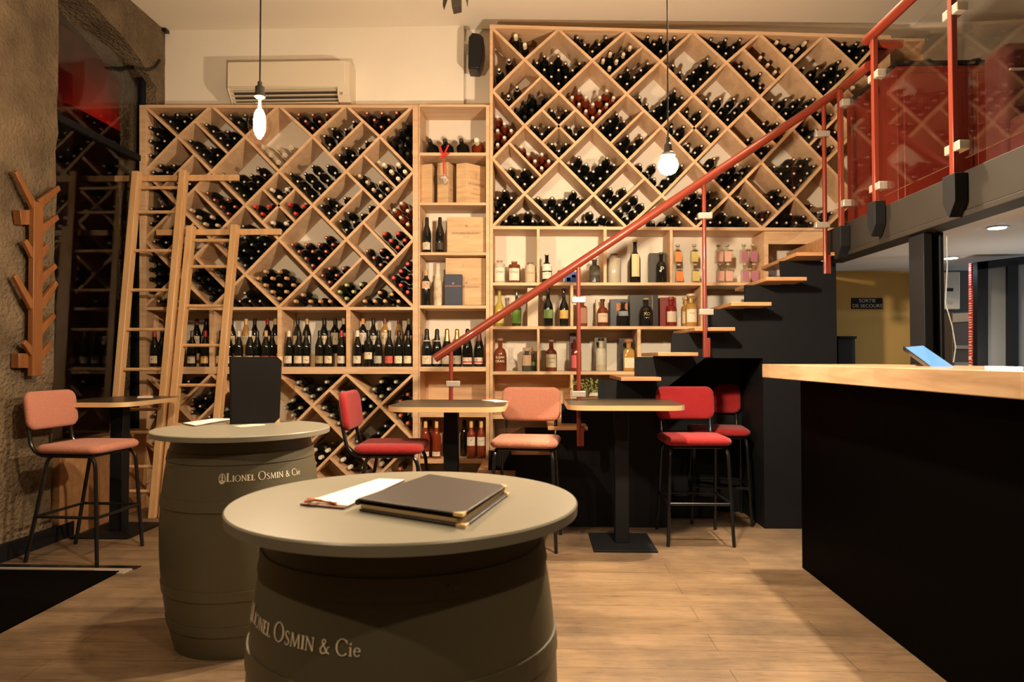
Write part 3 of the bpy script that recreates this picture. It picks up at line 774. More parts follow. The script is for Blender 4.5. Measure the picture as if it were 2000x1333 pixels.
def capsule_mesh(kind, shape='burgundy', n=16, name='capsule'):
    side, end, _ = CAPS[kind]
    top = PROF[shape][-1][1]
    r = PROF[shape][-2][0] + 0.0012
    lw = {'C': 0.075, 'W': 0.06, 'x': 0.05}.get(kind, 0.05)
    if kind == 'W': r += 0.002
    mb = MB()
    ke = 0.60 if kind in 'dsbgpx' else 0.74
    mb.lathe([(r + 0.0006, top - lw), (r + 0.0002, top - lw * 0.4), (r, top - 0.001), (r - 0.0015, top + 0.002), (r * ke, top + 0.0024)], n)
    mb.cur = 1
    mb.lathe([(r * ke, top + 0.001), (r * (ke - .02), top + 0.0034), (0.001, top + 0.0036)], n)
    if kind == 'm':
        mb.lathe([(r + 0.001, top - lw - 0.004), (r + 0.002, top - lw + 0.01), (r + 0.001, top - lw + 0.012)], n)
        m2 = mat('capsule_ring_white', (0.75, 0.7, 0.62), 0.5)
        mb2mats = [mat('capsule_side_m', side, 0.4), m2]
    else:
        mb2mats = [mat('capsule_side_' + kind, side, 0.38), mat('capsule_end_' + kind, end, 0.42)]
    return mb.mesh('capsule', mb2mats)
LYR = (PI / 2, 0, 0)
def wrapped_mesh():
    mb = MB()
    prof = [(0.001, 0)] + [(0.037 + 0.002 * random.uniform(-1, 1), 0.02 * k) for k in range(9)] + [(0.030, 0.20), (0.022, 0.23), (0.018, 0.27), (0.022, 0.30), (0.001, 0.303)]
    mb.lathe(prof, 18)
    for v in mb.v:
        v += noise.noise_vector(v * 60) * 0.003
    return mb.mesh('wrapped', mat('tissue_wrap', (0.6, 0.5, 0.36), 0.55, bump=0.5, bscale=60, var=0.35, vscale=22))
ORD = ['first', 'second', 'third', 'fourth', 'fifth', 'sixth', 'seventh']
RN = {'A': 'left rack', 'B': 'right rack', 'C': 'low left rack'}
SUB = {'-': '', 'u': 'upper half of ', 'l': 'lower half of ', 't': 'top quarter of ', 'b': 'bottom quarter of ', 'L': 'left quarter of ', 'R': 'right quarter of '}
MESH = {}
def get_meshes(kind):
    if kind not in MESH:
        g = M_GLASSR if kind == 'o' else M_GLASSD
        shape = 'lying'
        MESH[kind] = (bottle_mesh(shape, g), capsule_mesh(kind, shape))
    return MESH[kind]
cells = []
for ln in CELLS.strip().splitlines():
    f = ln.split()
    pts = [tuple(map(float, q.split(','))) for q in f[5:]]
    cells.append((f[0], int(f[1]), int(f[2]), f[3], f[4], pts))
def score(c):
    x = sum(p[0] for p in c[5]) / len(c[5]); y = sum(p[1] for p in c[5]) / len(c[5])
    s = math.hypot(x - 1048, y - 700)
    if c[0] == 'A' and x < 470: s += 400      # behind the ladders
    if c[4] == 'x': s += 1500
    if x > 1540: s += 400
    return s
cells.sort(key=score)
rest = MB(); rest_mats = [M_GLASSD]
left = 236
for (rk, i, j, sub, kind, pts) in cells:
    dark = kind not in 'oy'
    where = '%s, %s tier, %s%s cell' % (RN[rk], ORD[j], SUB[sub], ORD[i // 2])
    if dark and left >= len(pts):
        left -= len(pts)
        glass, cap = get_meshes(kind)
        lab = 'dark bottle, %s, %s' % (CAPS[kind][2], where)
        for (x, y) in pts:
            p = P(x, y, 5.622)
            o = bpy.data.objects.new('wine_bottle', glass); COL.objects.link(o)
            o.location = (p.x, 5.920, p.z); o.rotation_euler = (PI / 2, random.uniform(0, 6), 0)
            o.rotation_euler = LYR
            tag(o, lab, 'wine bottle', 'bottles lying in the ' + where)
            c = bpy.data.objects.new('capsule', cap); COL.objects.link(c); c.parent = o
    elif dark:
        glass, cap = get_meshes(kind)
        idx = []
        for m in cap.materials:
            if m not in rest_mats: rest_mats.append(m)
            idx.append(rest_mats.index(m))
        for (x, y) in pts:
            p = P(x, y, 5.622)
            M = Matrix.Translation((p.x, 5.920, p.z)) @ Matrix.Rotation(PI / 2, 4, 'X')
            rest.cur = 0
            rest.add([M @ v.co for v in glass.vertices], [tuple(q.vertices) for q in glass.polygons])
            b0 = len(rest.m)
            rest.add([M @ v.co for v in cap.vertices], [tuple(q.vertices) for q in cap.polygons])
            for q in cap.polygons:
                rest.m[b0 + q.index] = idx[q.material_index]
    else:
        if kind == 'o':
            glass, cap = get_meshes('o')
        else:
            glass, cap = wrapped_mesh(), None
        for (x, y) in pts:
            p = P(x, y, 5.622)
            o = bpy.data.objects.new('rose_wine_bottle' if kind == 'o' else 'wrapped_bottle', glass); COL.objects.link(o)
            o.location = (p.x, 5.920, p.z); o.rotation_euler = LYR
            tag(o, ('rose bottle, silver capsule, ' if kind == 'o' else 'paper wrapped bottle, ') + where,
                'rose wine bottle' if kind == 'o' else 'wrapped bottle', 'bottles lying in the ' + where)
            if cap:
                c = bpy.data.objects.new('capsule', cap); COL.objects.link(c); c.parent = o
ro = rest.build('lying_wine_bottles', rest_mats)
ro['kind'] = 'stuff'
tag(ro, 'remaining dark bottles lying in the outer diamond cells of both racks', 'wine bottles')

# ================================================================== STANDING BOTTLES
def zat(px, py, Y=5.60):
    return P(px, py, Y).z
def lab_mat(col):
    return mat('label_%02x%02x%02x' % tuple(int(c * 255) for c in col), col, 0.62, var=0.10, vscale=120)
def cap_mat(col, metal=0.0):
    return mat('foil_%02x%02x%02x_%d' % (*[int(c * 255) for c in col], int(metal)), col, 0.35, metal=metal)
def wrap_label(r, z0, z1, half, n=10, r1=None):
    mb = MB(); a = math.radians(half)
    return mb.grid(lambda u, v: Vector((math.sin(-a + 2 * a * u) * (r + 0.0006), -math.cos(-a + 2 * a * u) * (r + 0.0006), z0 + (z1 - z0) * v)), n, 1)
def wrap_text(s, size, r, zc):
    vs, fs = text2d(s, size)
    return MB().add([Vector((math.sin(v.x / r) * (r + 0.0011), -math.cos(v.x / r) * (r + 0.0011), zc + v.y)) for v in vs], fs)
def ink_marks(r, zc, w, h, k):
    """small drawn device on a wine label"""
    mb = MB(); rnd = random.Random(k)
    def pt(x, z): return Vector((math.sin(x / r) * (r + 0.001), -math.cos(x / r) * (r + 0.001), zc + z))
    for q in range(3):
        x0 = (rnd.random() - .5) * w * .8; z0 = (rnd.random() - .3) * h * .4; s = w * .13
        mb.add([pt(x0 - s, z0), pt(x0 + s, z0 - s * .3), pt(x0 + s * .8, z0 + s * .5), pt(x0 - s * .1, z0 + s * 1.1)], [(0, 1, 2, 3)])
    mb.add([pt(-w * .35, -h * .28), pt(w * .35, -h * .28), pt(w * .35, -h * .24), pt(-w * .35, -h * .24)], [(0, 1, 2, 3)])
    return mb
CAPCOL = {'black': (0.01, 0.009, 0.008), 'red': (0.40, 0.03, 0.02), 'silver': (0.6, 0.57, 0.52), 'cream': (0.72, 0.63, 0.45), 'gold': (0.72, 0.46, 0.2), 'orange': (0.68, 0.3, 0.06),
          'white': (0.72, 0.66, 0.56), 'green': (0.25, 0.32, 0.06), 'maroon': (0.16, 0.03, 0.02), 'cork': (0.5, 0.32, 0.16), 'grey': (0.12, 0.11, 0.1)}
GLASSES = {'dark': M_GLASSD, 'rose': M_GLASSR, 'amber': M_GLASSA}
CACHE = {}
def standing(px, z, Y, shape, capc, lab, glass='dark', label='', name='wine_bottle', cat='wine bottle', group=None, lz=None, extra=None, seed=0):
    p = P(px, 700, Y)
    t = thing(name, label, cat, (p.x, Y, z), random.uniform(-0.12, 0.12), group)
    def part(nm, key, make, m):
        if key not in CACHE:
            CACHE[key] = make()
            me = CACHE[key].mesh(nm, m); CACHE[key] = me
        o = bpy.data.objects.new(nm, CACHE[key]); COL.objects.link(o); o.parent = t
        return o
    part('glass', (shape, glass), lambda: MB().lathe(PROF[shape], 24), GLASSES[glass])
    top = PROF[shape][-1][1]; rn = PROF[shape][-2][0]; rb = PROF[shape][3][0]
    lw = 0.085 if shape == 'champagne' else 0.05
    def mkcap():
        if shape == 'champagne':
            return MB().lathe([(0.028, top - 0.097), (0.0205, top - 0.062), (0.0175, top - 0.035), (0.0185, top - 0.027), (0.0175, top - 0.008), (0.011, top + 0.004), (0.001, top + 0.006)], 20)
        return MB().lathe([(rn + 0.0018, top - lw), (rn + 0.001, top - 0.004), (rn - 0.001, top + 0.0015), (0.001, top + 0.002)], 16)
    part('capsule', (shape, capc, 'cap'), mkcap, cap_mat(CAPCOL[capc], 1.0 if capc in ('gold',) and shape == 'champagne' else 0.0))
    if lab:
        z0, z1 = lz or ((0.028, 0.088) if shape == 'burgundy' else (0.05, 0.13))
        lo = part('label', (shape, lab, z0, z1), lambda: wrap_label(rb, z0, z1, 62), lab_mat(lab))
        o = ink_marks(rb, (z0 + z1) / 2, 0.04, z1 - z0, seed).build('ink_print', M_MARK, lo, False)
    if extra:
        extra(t, rb)
    return t
GREYW = (0.66, 0.60, 0.50); CRM = (0.72, 0.62, 0.44)
front = [(301.5, 'red', CRM, 'cream label and red capsule'), (316, 'black', (0.02, 0.02, 0.02), 'black label and small gold square'), (329, 'black', CRM, 'cream label cut by a dark notch, behind the tall ladder'),
 (352.7, 'black', GREYW, 'pale label, between the two ladders'), (374.8, 'grey', GREYW, 'white label under a dark band and grey capsule'), (400.8, 'red', (0.78, 0.52, 0.22), 'yellow label with red flowers'), (431, 'black', (0.76, 0.7, 0.58), 'white label with a dark square notch'),
 (446.5, 'black', GREYW, 'white label, beside the small ladder'), (465.9, 'silver', CRM, 'bright silver capsule, first beside the small ladder'), (488, 'silver', CRM, 'bright silver capsule, behind the standing menu'), (502, 'black', CRM, 'black capsule, behind the standing menu'), (519, 'cork', (0.5, 0.05, 0.04), 'bare cork above the standing menu'), (531, 'black', (0.5, 0.06, 0.05), 'red topped label above the standing menu'),
 (564, 'cream', GREYW, 'long cream capsule and plain label'), (582.9, 'black', CRM, 'script label over a black band'), (597.5, 'black', (0.76, 0.64, 0.46), 'label with a brown vine sketch'), (624, 'black', (0.33, 0.26, 0.15), 'dark photographic label'), (642, 'black', (0.74, 0.6, 0.42), 'arched cream label'), (666.9, 'red', GREYW, 'script label and red capsule'),
 (698, 'white', GREYW, 'white label and white banded capsule'), (719.6, 'black', (0.72, 0.62, 0.46), 'label high on the glass and a red splash above'), (738.9, 'black', (0.42, 0.42, 0.38), 'grey label'), (760, 'black', (0.55, 0.10, 0.08), 'coral red label'), (778.7, 'black', (0.76, 0.68, 0.5), 'white label with a little boat sketch'), (797, 'black', (0.76, 0.66, 0.46), 'label with a little boat sketch, last before the rack side')]
zsh = zat(500, 716.9)
prev = None
for k, (x, cc, lb, tx) in enumerate(front):
    Y = 5.655
    X = P(x, 700, Y).x
    if prev:
        dx = X - prev[0]
        if dx < 0.0745:
            dy = math.sqrt(0.0745 ** 2 - dx ** 2)
            Y = prev[1] + dy if prev[1] < 5.69 else prev[1] - dy
            Y = max(5.645, min(5.735, Y))
    prev = (P(x, 700, Y).x, Y)
    if k == 20:
        def splash(t, rb):
            wrap_label(rb * 0.93, 0.155, 0.172, 30).build('red_splash', mat('red_splash', (0.6, 0.03, 0.03), 0.5), t, False)
        standing(x, zsh, Y, 'bordeaux', cc, lb, 'dark', 'standing dark bottle with ' + tx, group='bottles standing in front on the left rack shelf', extra=splash, lz=(0.062, 0.118), seed=k)
    else:
        standing(x, zsh, Y, 'burgundy', cc, lb, 'dark', 'standing dark bottle with ' + tx, group='bottles standing in front on the left rack shelf', seed=k)
back = [(328, 'burgundy', 'gold', CRM, 'dark', 'gold capsule, behind the tall ladder'), (346, 'burgundy', 'silver', CRM, 'dark', 'silver capsule, behind the tall ladder'), (383.8, 'burgundy', 'maroon', CRM, 'dark', 'maroon capsule, seen through the small ladder'),
 (402, 'burgundy', 'black', CRM, 'dark', 'black capsule, seen through the small ladder'), (452, 'burgundy', 'black', CRM, 'dark', 'round neck medallion'), (480, 'burgundy', 'gold', CRM, 'amber', 'amber glass and gold capsule'),
 (497, 'burgundy', 'black', CRM, 'dark', 'black capsule, above the standing menu'), (521.7, 'burgundy', 'red', CRM, 'dark', 'copper red capsule'), (537, 'burgundy', 'gold', CRM, 'dark', 'golden orange capsule'),
 (580.5, 'burgundy', 'black', (0.72, 0.62, 0.42), 'dark', 'label with a brown emblem'), (599, 'burgundy', 'cork', CRM, 'dark', 'bare cork above its neck'), (632.5, 'burgundy', 'black', CRM, 'dark', 'black capsule and plain label'),
 (653.8, 'bordeaux', 'black', (0.62, 0.54, 0.38), 'dark', 'tall straight shoulders and large tan label'), (670.5, 'bordeaux', 'cream', (0.55, 0.4, 0.3), 'dark', 'cream capsule, at the divider'), (708.5, 'bordeaux', 'orange', (0.7, 0.64, 0.54), 'dark', 'orange capsule and black and white label'),
 (728.6, 'burgundy', 'black', GREYW, 'dark', 'black capsule and pale label, fourth section'), (751.3, 'bordeaux', 'maroon', (0.68, 0.58, 0.42), 'amber', 'clear golden glass and maroon capsule'), (778.7, 'burgundy', 'maroon', CRM, 'amber', 'brown glass with a red neck seal'), (798, 'burgundy', 'green', CRM, 'dark', 'green capsule and red neck seal')]
zb = zat(500, 690.9, 5.775)
def seal(t, rb):
    MB().cyl((0, -0.036, 0.175), (0, -0.030, 0.175), 0.013, n=16).build('wax_seal', mat('red_wax', (0.6, 0.03, 0.02), 0.4), t, False)
def medal(t, rb):
    MB().cyl((0, -0.0365, 0.178), (0, -0.030, 0.180), 0.013, n=16).build('neck_medallion', lab_mat((0.6, 0.48, 0.3)), t, False)
for k, (x, sh, cc, lb, gl, tx) in enumerate(back):
    lz = (0.075, 0.175) if sh == 'bordeaux' else (0.075, 0.15)
    standing(x, zb, 5.852, sh, cc, lb, gl, 'bottle on the raised back row with ' + tx, group='bottles standing on the raised back row', extra=seal if k in (17, 18) else medal if k == 4 else None, lz=lz, seed=50 + k)
champ = [(833.5, 'black', (0.66, 0.56, 0.42), 'with black foil and plain label, nearest the left side panel'), (853.5, 'black', GREYW, 'with black foil, crossed by the end of the handrail'), (873, 'gold', GREYW, 'with gold foil, left of the thin red post'),
         (892.5, 'gold', GREYW, 'with gold foil, right of the thin red post'), (913, 'black', (0.72, 0.55, 0.46), 'with black foil and red striped label, left one'), (935.5, 'maroon', (0.72, 0.55, 0.46), 'with red striped label, against the right side panel')]
zc = zat(880, 716.9)
def collar(t, rb):
    MB().lathe([(0.0275, 0.207), (0.0285, 0.2085), (0.0265, 0.215), (0.025, 0.2145)], 20).build('neck_band', lab_mat((0.7, 0.64, 0.55)), t, False)
def stripe(t, rb):
    wrap_label(rb + 0.0006, 0.033, 0.043, 60).build('red_stripe', mat('red_stripe', (0.5, 0.03, 0.03), 0.5), t, False)
for k, (x, cc, lb, tx) in enumerate(champ):
    standing(x, zc, 5.67 + (k % 2) * 0.05, 'champagne', cc, lb, 'dark', 'champagne bottle ' + tx, 'champagne_bottle', 'champagne bottle', 'champagne bottles on the column shelf', lz=(0.022, 0.09 if k < 4 else 0.075), extra=collar if k < 2 else stripe if k > 3 else None, seed=80 + k)
zr = zat(880, 897.6)
rose = [(831.5, 'gold', 'burgundy', (0.02, 0.055), 'low white label, leftmost of the bottom box'), (853, 'gold', 'burgundy', (0.02, 0.055), 'low white label, beside the table pillar group'), (920.4, 'gold', 'bordeaux', (0.105, 0.175), 'tall white label, right of the table pillar'), (940, 'gold', 'bordeaux', (0.105, 0.175), 'tall white label, against the right side panel')]
for k, (x, cc, sh, lz, tx) in enumerate(rose):
    standing(x, zr, 5.66, sh, cc, (0.72, 0.66, 0.56), 'rose', 'rose wine bottle with ' + tx, 'rose_wine_bottle', 'rose wine bottle', 'rose bottles in the bottom box', lz=lz, seed=90 + k)
for k, (x, tx) in enumerate([(873, 'left of the table pillar'), (907, 'right of the table pillar'), (841, 'behind the two low labelled ones'), (931, 'behind the two tall labelled ones')]):
    standing(x, zr, 5.79 if k < 1 else 5.80, 'burgundy', 'black', None, 'rose' if k > 1 else 'dark', 'unlabelled bottle in the bottom box ' + tx, group='bottles at the back of the bottom box')
# column: four magnums lying, crates, standing bottles
zm = zat(880, 297.9)
for k, (x, g, kd, tx) in enumerate([(838, 'dark', 'x', 'leftmost'), (868, 'dark', 'x', 'with a red ribbon over its neck'), (900, 'dark', 'x', 'third along'), (930.5, 'rose', 'W', 'amber glass with a white capsule')]):
    p = P(x, 700, 5.61)
    o = bpy.data.objects.new('magnum_bottle', bottle_mesh('magnum', GLASSES[g], 28)); COL.objects.link(o)
    o.location = (p.x, 5.905, zm + 0.0565); o.rotation_euler = (PI / 2 - 0.13, 0, 0)
    tag(o, ('rose' if g == 'rose' else 'dark') + ' magnum lying on the top column shelf, ' + tx, 'magnum bottle', 'magnums on the top column shelf')
    c = bpy.data.objects.new('capsule', capsule_mesh(kd, 'magnum')); COL.objects.link(c); c.parent = o
orn = thing('hanging_ornament', 'faceted crystal drop hanging on a red ribbon from a magnum neck', 'ornament', P(867, 352, 5.585))
p1 = P(867, 278, 5.60); p2 = P(866, 305, 5.575); p3 = P(867, 340, 5.575)
rb_ = MB()
for a, b in ((P(858, 283, 5.585), p2), (P(876, 283, 5.585), p2), (p2, P(858, 308, 5.575)), (p2, P(878, 299, 5.575)), (p2, p3)):
    d = (b - a).normalized(); n = Vector((d.z, 0, -d.x)) * 0.007
    rb_.prism([a - n, a + n, b + n, b - n], (0, 0.0015, 0))
rb_.build('ribbon', mat('red_ribbon', (0.6, 0.02, 0.015), 0.5), orn)
cr = MB(); c0 = P(867, 351, 5.575)
cr.lathe([(0.001, -0.045), (0.022, -0.022), (0.040, 0.0), (0.030, 0.020), (0.012, 0.036), (0.001, 0.042)], 8, Matrix.Translation(c0))
cr.build('crystal', mat('crystal', (0.85, 0.8, 0.72), 0.06, metal=0.6, coat=1.0), orn, smooth=False)
# wine crates
def crate(pts, Y0, depth, label, text=None, group='wooden wine crates in the shelf column', tpx=None, size=0.035, name='wine_crate', cat='wine crate', m=None):
    t = thing(name, label, cat, (P(*pts[3], Y0).x, Y0, P(*pts[3], Y0).z), 0, group)
    slab(MB(), pts, Y0, Y0 + depth).build('box', m or M_CRATE, t, bev=0.003)
    if text:
        tm = MB()
        for s, x, y, sz in text:
            q = P(x, y, Y0 - 0.0012)
            flat_text(tm, s, sz, lambda u, v: Vector((q.x + u, q.y, q.z + v)))
        tm.build('printing', M_MARK, t)
    return t
zcr = 395.4
def angled_crate(x0, x1, xr, ytop, Y, label, text=None, deep=0.14):
    """crate turned so that a narrow end (x0..x1) and a side (x1..xr) show"""
    A = P(x0, 395.4, Y); B = P(x1, 395.4, Y - 0.03); C = P(xr, 395.4, Y + 0.1)
    h = P(x0, ytop, Y).z - A.z
    z = P(880, 395.5, 5.6).z
    a = Vector((A.x, A.y, z)); b = Vector((B.x, B.y, z)); c = Vector((C.x, C.y, z))
    d = a + (c - b)
    t = thing('wine_crate', label, 'wine crate', (a + b + c + d) / 4, 0, 'wooden wine crates in the shelf column')
    MB().prism([a, b, c, d], (0, 0, h)).build('box', M_CRATE, t, bev=0.002)
    if text:
        u = (c - b).normalized(); n = Vector((u.y, -u.x, 0)).normalized()
        tm = MB(); mid = (b + c) / 2
        for s, hz, sz in text:
            flat_text(tm, s, sz, lambda p, q: mid + n * 0.0015 + u * p + Vector((0, 0, hz * h + q)))
        tm.build('printing', M_MARK, t)
angled_crate(822, 844, 850, 318, 5.66, 'plain wooden wine crate at the left of the crate shelf')
angled_crate(854, 875, 888, 315, 5.66, 'wooden wine crate behind the crystal drop, middle of its shelf', [('MONTUS', 0.35, 0.02)])
angled_crate(891, 911, 948, 317, 5.66, 'largest wooden wine crate, printed with a bottle and a name', [('LA CHAPELLE', 0.50, 0.026), ('HERMITAGE', 0.38, 0.012), ('Paul Jaboulet Aine', 0.26, 0.014), ('|', 0.72, 0.05)])
crate([(873, 424), (948.5, 424), (948.5, 493), (873, 493)], 5.66, 0.22, 'wooden wine crate with a small crest, beside two standing bottles', [('o', 911, 441, 0.04), ('EDOUARD DELAUNAY', 911, 456, 0.023), ('Vins Fins', 911, 463, 0.014)])
crate([(870, 504), (948.5, 504), (948.5, 596.4), (870, 596.4)], 5.70, 0.20, 'tall wooden wine crate standing behind the navy gift box', [('o', 911, 552, 0.04), ('EDOUARD DELAUNAY', 911, 561, 0.022), ('|', 904, 518, 0.03)])
crate([(868, 536), (902, 536), (902, 596.4), (868, 596.4)], 5.625, 0.06, 'navy blue gift box leaning in front of a wooden crate', None, None, name='gift_box', cat='gift box', m=mat('navy_card', (0.02, 0.03, 0.06), 0.5))
gb = MB(); q = P(885, 558, 5.622)
for s, dz, sz in (('o', 0.02, 0.035), ('EDOUARD DELAUNAY', -0.005, 0.013)):
    flat_text(gb, s, sz, lambda u, v: Vector((q.x + u, q.y, q.z + dz + v)))
gbt = [o for o in COL.objects if o.name.startswith('gift_box')][0]
gb.build('printing', mat('copper_print', (0.65, 0.28, 0.18), 0.4), gbt)
z3 = zat(880, 492.9); z4 = zat(880, 596.6)
standing(833, z3, 5.67, 'burgundy', 'black', (0.6, 0.5, 0.36), 'dark', 'big dark bottle with a plain tan label, left of the crested crate', seed=101)
standing(858.5, z3, 5.67, 'burgundy', 'black', (0.03, 0.025, 0.02), 'dark', 'big dark bottle with gold script on black, touching the crested crate', seed=102)
standing(831.5, z4, 5.67, 'bordeaux', 'cork', (0.62, 0.4, 0.26), 'dark', 'dark bottle with a picture label, beside the wrapped bottle', lz=(0.14, 0.2), seed=103)
wb = bpy.data.objects.new('wrapped_bottle', wrapped_mesh()); COL.objects.link(wb)
wb.location = (P(855, 700, 5.67).x, 5.67, z4); wb.scale = (0.95, 0.95, 1.15)
tag(wb, 'bottle wrapped in brown printed tissue, standing left of the navy box', 'wrapped bottle')

# ================================================================== SPIRITS ON THE RIGHT SHELVES
SPM = {'clear': M_CLEAR, 'dark': M_GLASSD, 'whisky': mat('whisky_glass', (0.16, 0.035, 0.012), 0.08, coat=0.5), 'amber': mat('gold_spirit_glass', (0.42, 0.24, 0.06), 0.08, coat=0.5),
       'yellow': mat('yellow_spirit_glass', (0.40, 0.32, 0.05), 0.08, coat=0.5), 'green': mat('green_spirit_glass', (0.03, 0.05, 0.015), 0.08, coat=0.5), 'grey': mat('grey_smoked_glass', (0.07, 0.07, 0.06), 0.12, coat=0.5),
       'pale': mat('pale_bottle_glass', (0.50, 0.46, 0.36), 0.1, coat=0.5), 'red': mat('cherry_spirit_glass', (0.18, 0.012, 0.015), 0.08, coat=0.5)}
SHP = {'squat': [(.9, 0), (1, .03), (1, .60), (.85, .68), (.42, .72), (.40, .86), (.5, .88), (.5, .92)], 'tall': [(.93, 0), (1, .02), (1, .55), (.85, .64), (.38, .72), (.34, .92), (.42, .93), (.42, .95)],
       'round': [(.9, 0), (1, .03), (1, .45), (.97, .55), (.75, .66), (.35, .72), (.33, .9), (.4, .91), (.4, .94)], 'chartreuse': [(.85, 0), (.92, .02), (.98, .3), (1, .45), (.85, .56), (.45, .66), (.33, .74), (.3, .93), (.38, .94), (.38, .96)],
       'jar': [(.95, 0), (1, .03), (1, .78), (.9, .84), (.5, .86), (.45, .93), (.5, .94)]}
def spirit(px, pyb, wpx, pyt, shape, glass, label, lab=None, lz=(0.12, 0.5), cap=(0.02, 0.02, 0.02), text=None, Y=5.68, tsz=0.02, tcol=None, group='spirits on the open shelves', rim=False, square=False, z=None, half=58, name='spirit_bottle', cat='spirit bottle'):
    z = zat(px, pyb) if z is None else z
    p = P(px, pyb, Y)
    h = (pyb - pyt) / F * Y; r = wpx / F * Y / 2
    t = thing(name, label, cat, (p.x, Y, z + 0.0003), 0, group)
    prof = [(0.001, 0)] + [(a * r, b * h) for a, b in SHP[shape]]
    topz = prof[-1][1]; nr = prof[-1][0]
    prof += [(0.001, topz)]
    if square:
        q = 0.86
        def rr_(a, k):  # superellipse section below the shoulder
            e = 6 if k < 0.66 * h else 2
            c, s = abs(math.cos(a)), abs(math.sin(a))
            return (c ** e + s ** e) ** (-1 / e) * (0.93 if e == 6 else 1)
        mb = MB(); n = 28; vs = []; fs = []
        for (rad_, zz) in prof:
            for i in range(n):
                a = 2 * PI * i / n; g = rr_(a, zz)
                vs.append((rad_ * g * math.cos(a), rad_ * g * math.sin(a), zz))
        k = len(prof)
        for j in range(k - 1):
            for i in range(n):
                i2 = (i + 1) % n
                fs.append((j * n + i, j * n + i2, (j + 1) * n + i2, (j + 1) * n + i))
        mb.add(vs, fs); mb.build('glass', SPM[glass], t, False)
    else:
        MB().lathe(prof, 28).build('glass', SPM[glass], t, False)
    sr = nr * 1.12 if not rim else nr * 1.5
    MB().lathe([(nr * .8, topz - 0.004), (sr, topz + 0.0005), (sr, h * 0.985), (sr * .85, h), (0.001, h)], 18).build('stopper', cap_mat(cap), t, False)
    if lab:
        if square:
            y = -r * 0.935 - 0.0008
            lb = MB().box(-r * .82, r * .82, y, y + 0.0006, lz[0] * h, lz[1] * h)
            lo = lb.build('label', lab_mat(lab), t, False)
            if text:
                tb = MB()
                for k2, s in enumerate(text):
                    flat_text(tb, s, tsz, lambda u, v: Vector((u, y - 0.0008, h * (lz[0] + (lz[1] - lz[0]) * (0.68 - 0.3 * k2)) + v)))
                tb.build('lettering', tcol or M_MARK, lo, False)
        else:
            lo = wrap_label(r, lz[0] * h, lz[1] * h, half).build('label', lab_mat(lab), t, False)
            for k2, s in enumerate(text or []):
                wrap_text(s, tsz, r, h * (lz[0] + (lz[1] - lz[0]) * (0.68 - 0.3 * k2))).build('lettering', tcol or M_MARK, lo, False)
    elif text:
        for k2, s in enumerate(text):
            wrap_text(s, tsz, r, h * (0.42 - 0.12 * k2)).build('lettering', tcol or M_LETTER, t, False)
    return t
def gbox(x0, x1, yt, yb, Y, d, col, label, zpx=None, group='gift boxes on the open shelves', m=None, name='gift_box', panel=None):
    z = zat(x0, yb); a = P(x0, yb, Y); b = P(x1, yb, Y); h = (yb - yt) / F * Y
    t = thing(name, label, 'gift box', ((a.x + b.x) / 2, Y + d / 2, z), 0, group)
    MB().box(a.x, b.x, Y, Y + d, z + 0.0003, z + h).build('carton', m or mat('card_%02x%02x%02x' % tuple(int(c * 255) for c in col), col, 0.4), t, bev=0.002)
    if panel:
        for (u0, u1, v0, v1, c2) in panel:
            MB().box(a.x + (b.x - a.x) * u0, a.x + (b.x - a.x) * u1, Y - 0.001, Y + 0.001, z + h * v0, z + h * v1).build('printed_panel', mat('print_%02x%02x%02x' % tuple(int(c * 255) for c in c2), c2, 0.5), t)
    return t
CK = (0.42, 0.22, 0.12); BK = (0.012, 0.012, 0.012)
LBL = (0.72, 0.66, 0.55)
yA, yB_, yC = 551.4, 637, 725.6
spirit(976, yA, 22, 507, 'jar', 'pale', 'small clear bottle with cork and white script label, leftmost of the top open shelf', LBL, (0.08, 0.66), CK, ['Otso'], tsz=0.03)
spirit(1004.5, yA, 23, 508.5, 'jar', 'whisky', 'small dark red bottle with cork and white script label, second on its shelf', LBL, (0.1, 0.66), CK, ['Otso'], tsz=0.03)
spirit(1036, yA, 22, 511, 'jar', 'pale', 'small beige labelled bottle with dark cork, third on its shelf', (0.6, 0.44, 0.28), (0.1, 0.64), (0.2, 0.1, 0.06), ['Otso'], tsz=0.028)
t_ = spirit(1068, yA, 20.5, 494, 'tall', 'dark', 'dark straight bottle with two white labels above the handrail', LBL, (0.13, 0.36), (0.5, 0.48, 0.45), ['- MITON -'], tsz=0.012)
wrap_label(0.0426, 0.096, 0.152, 62).build('label', lab_mat(LBL), t_, False)
gbox(1101, 1130, 515, yA, 5.68, 0.09, (0.66, 0.6, 0.55), 'white and red carton with a blue star field, crossed by the handrail', panel=[(0.04, 0.98, 0.02, 0.62, (0.03, 0.09, 0.36)), (0.2, 0.45, 0.1, 0.3, (0.5, 0.55, 0.62)), (0.55, 0.8, 0.3, 0.45, (0.5, 0.55, 0.62)), (0.3, 0.9, 0.8, 0.97, (0.5, 0.06, 0.05))])
spirit(1161, yA, 22, 502, 'squat', 'grey', 'smoked grey bottle with wide shoulders under the handrail', (0.13, 0.13, 0.10), (0.3, 0.62), (0.55, 0.5, 0.4))
spirit(1199.5, yA, 27, 494, 'jar', 'pale', 'clear ribbed glass bottle with three thin spouts', None, cap=(0.16, 0.07, 0.05))
spirit(1240.5, yA, 21, 467, 'tall', 'dark', 'tall blue black bottle with a cream label and black lion head', (0.68, 0.6, 0.34), (0.14, 0.66), (0.66, 0.5, 0.22), half=45)
gbox(1269.5, 1300, 490.5, yA, 5.76, 0.1, (0.045, 0.04, 0.032), 'dark grey carton behind the bottle with a white P')
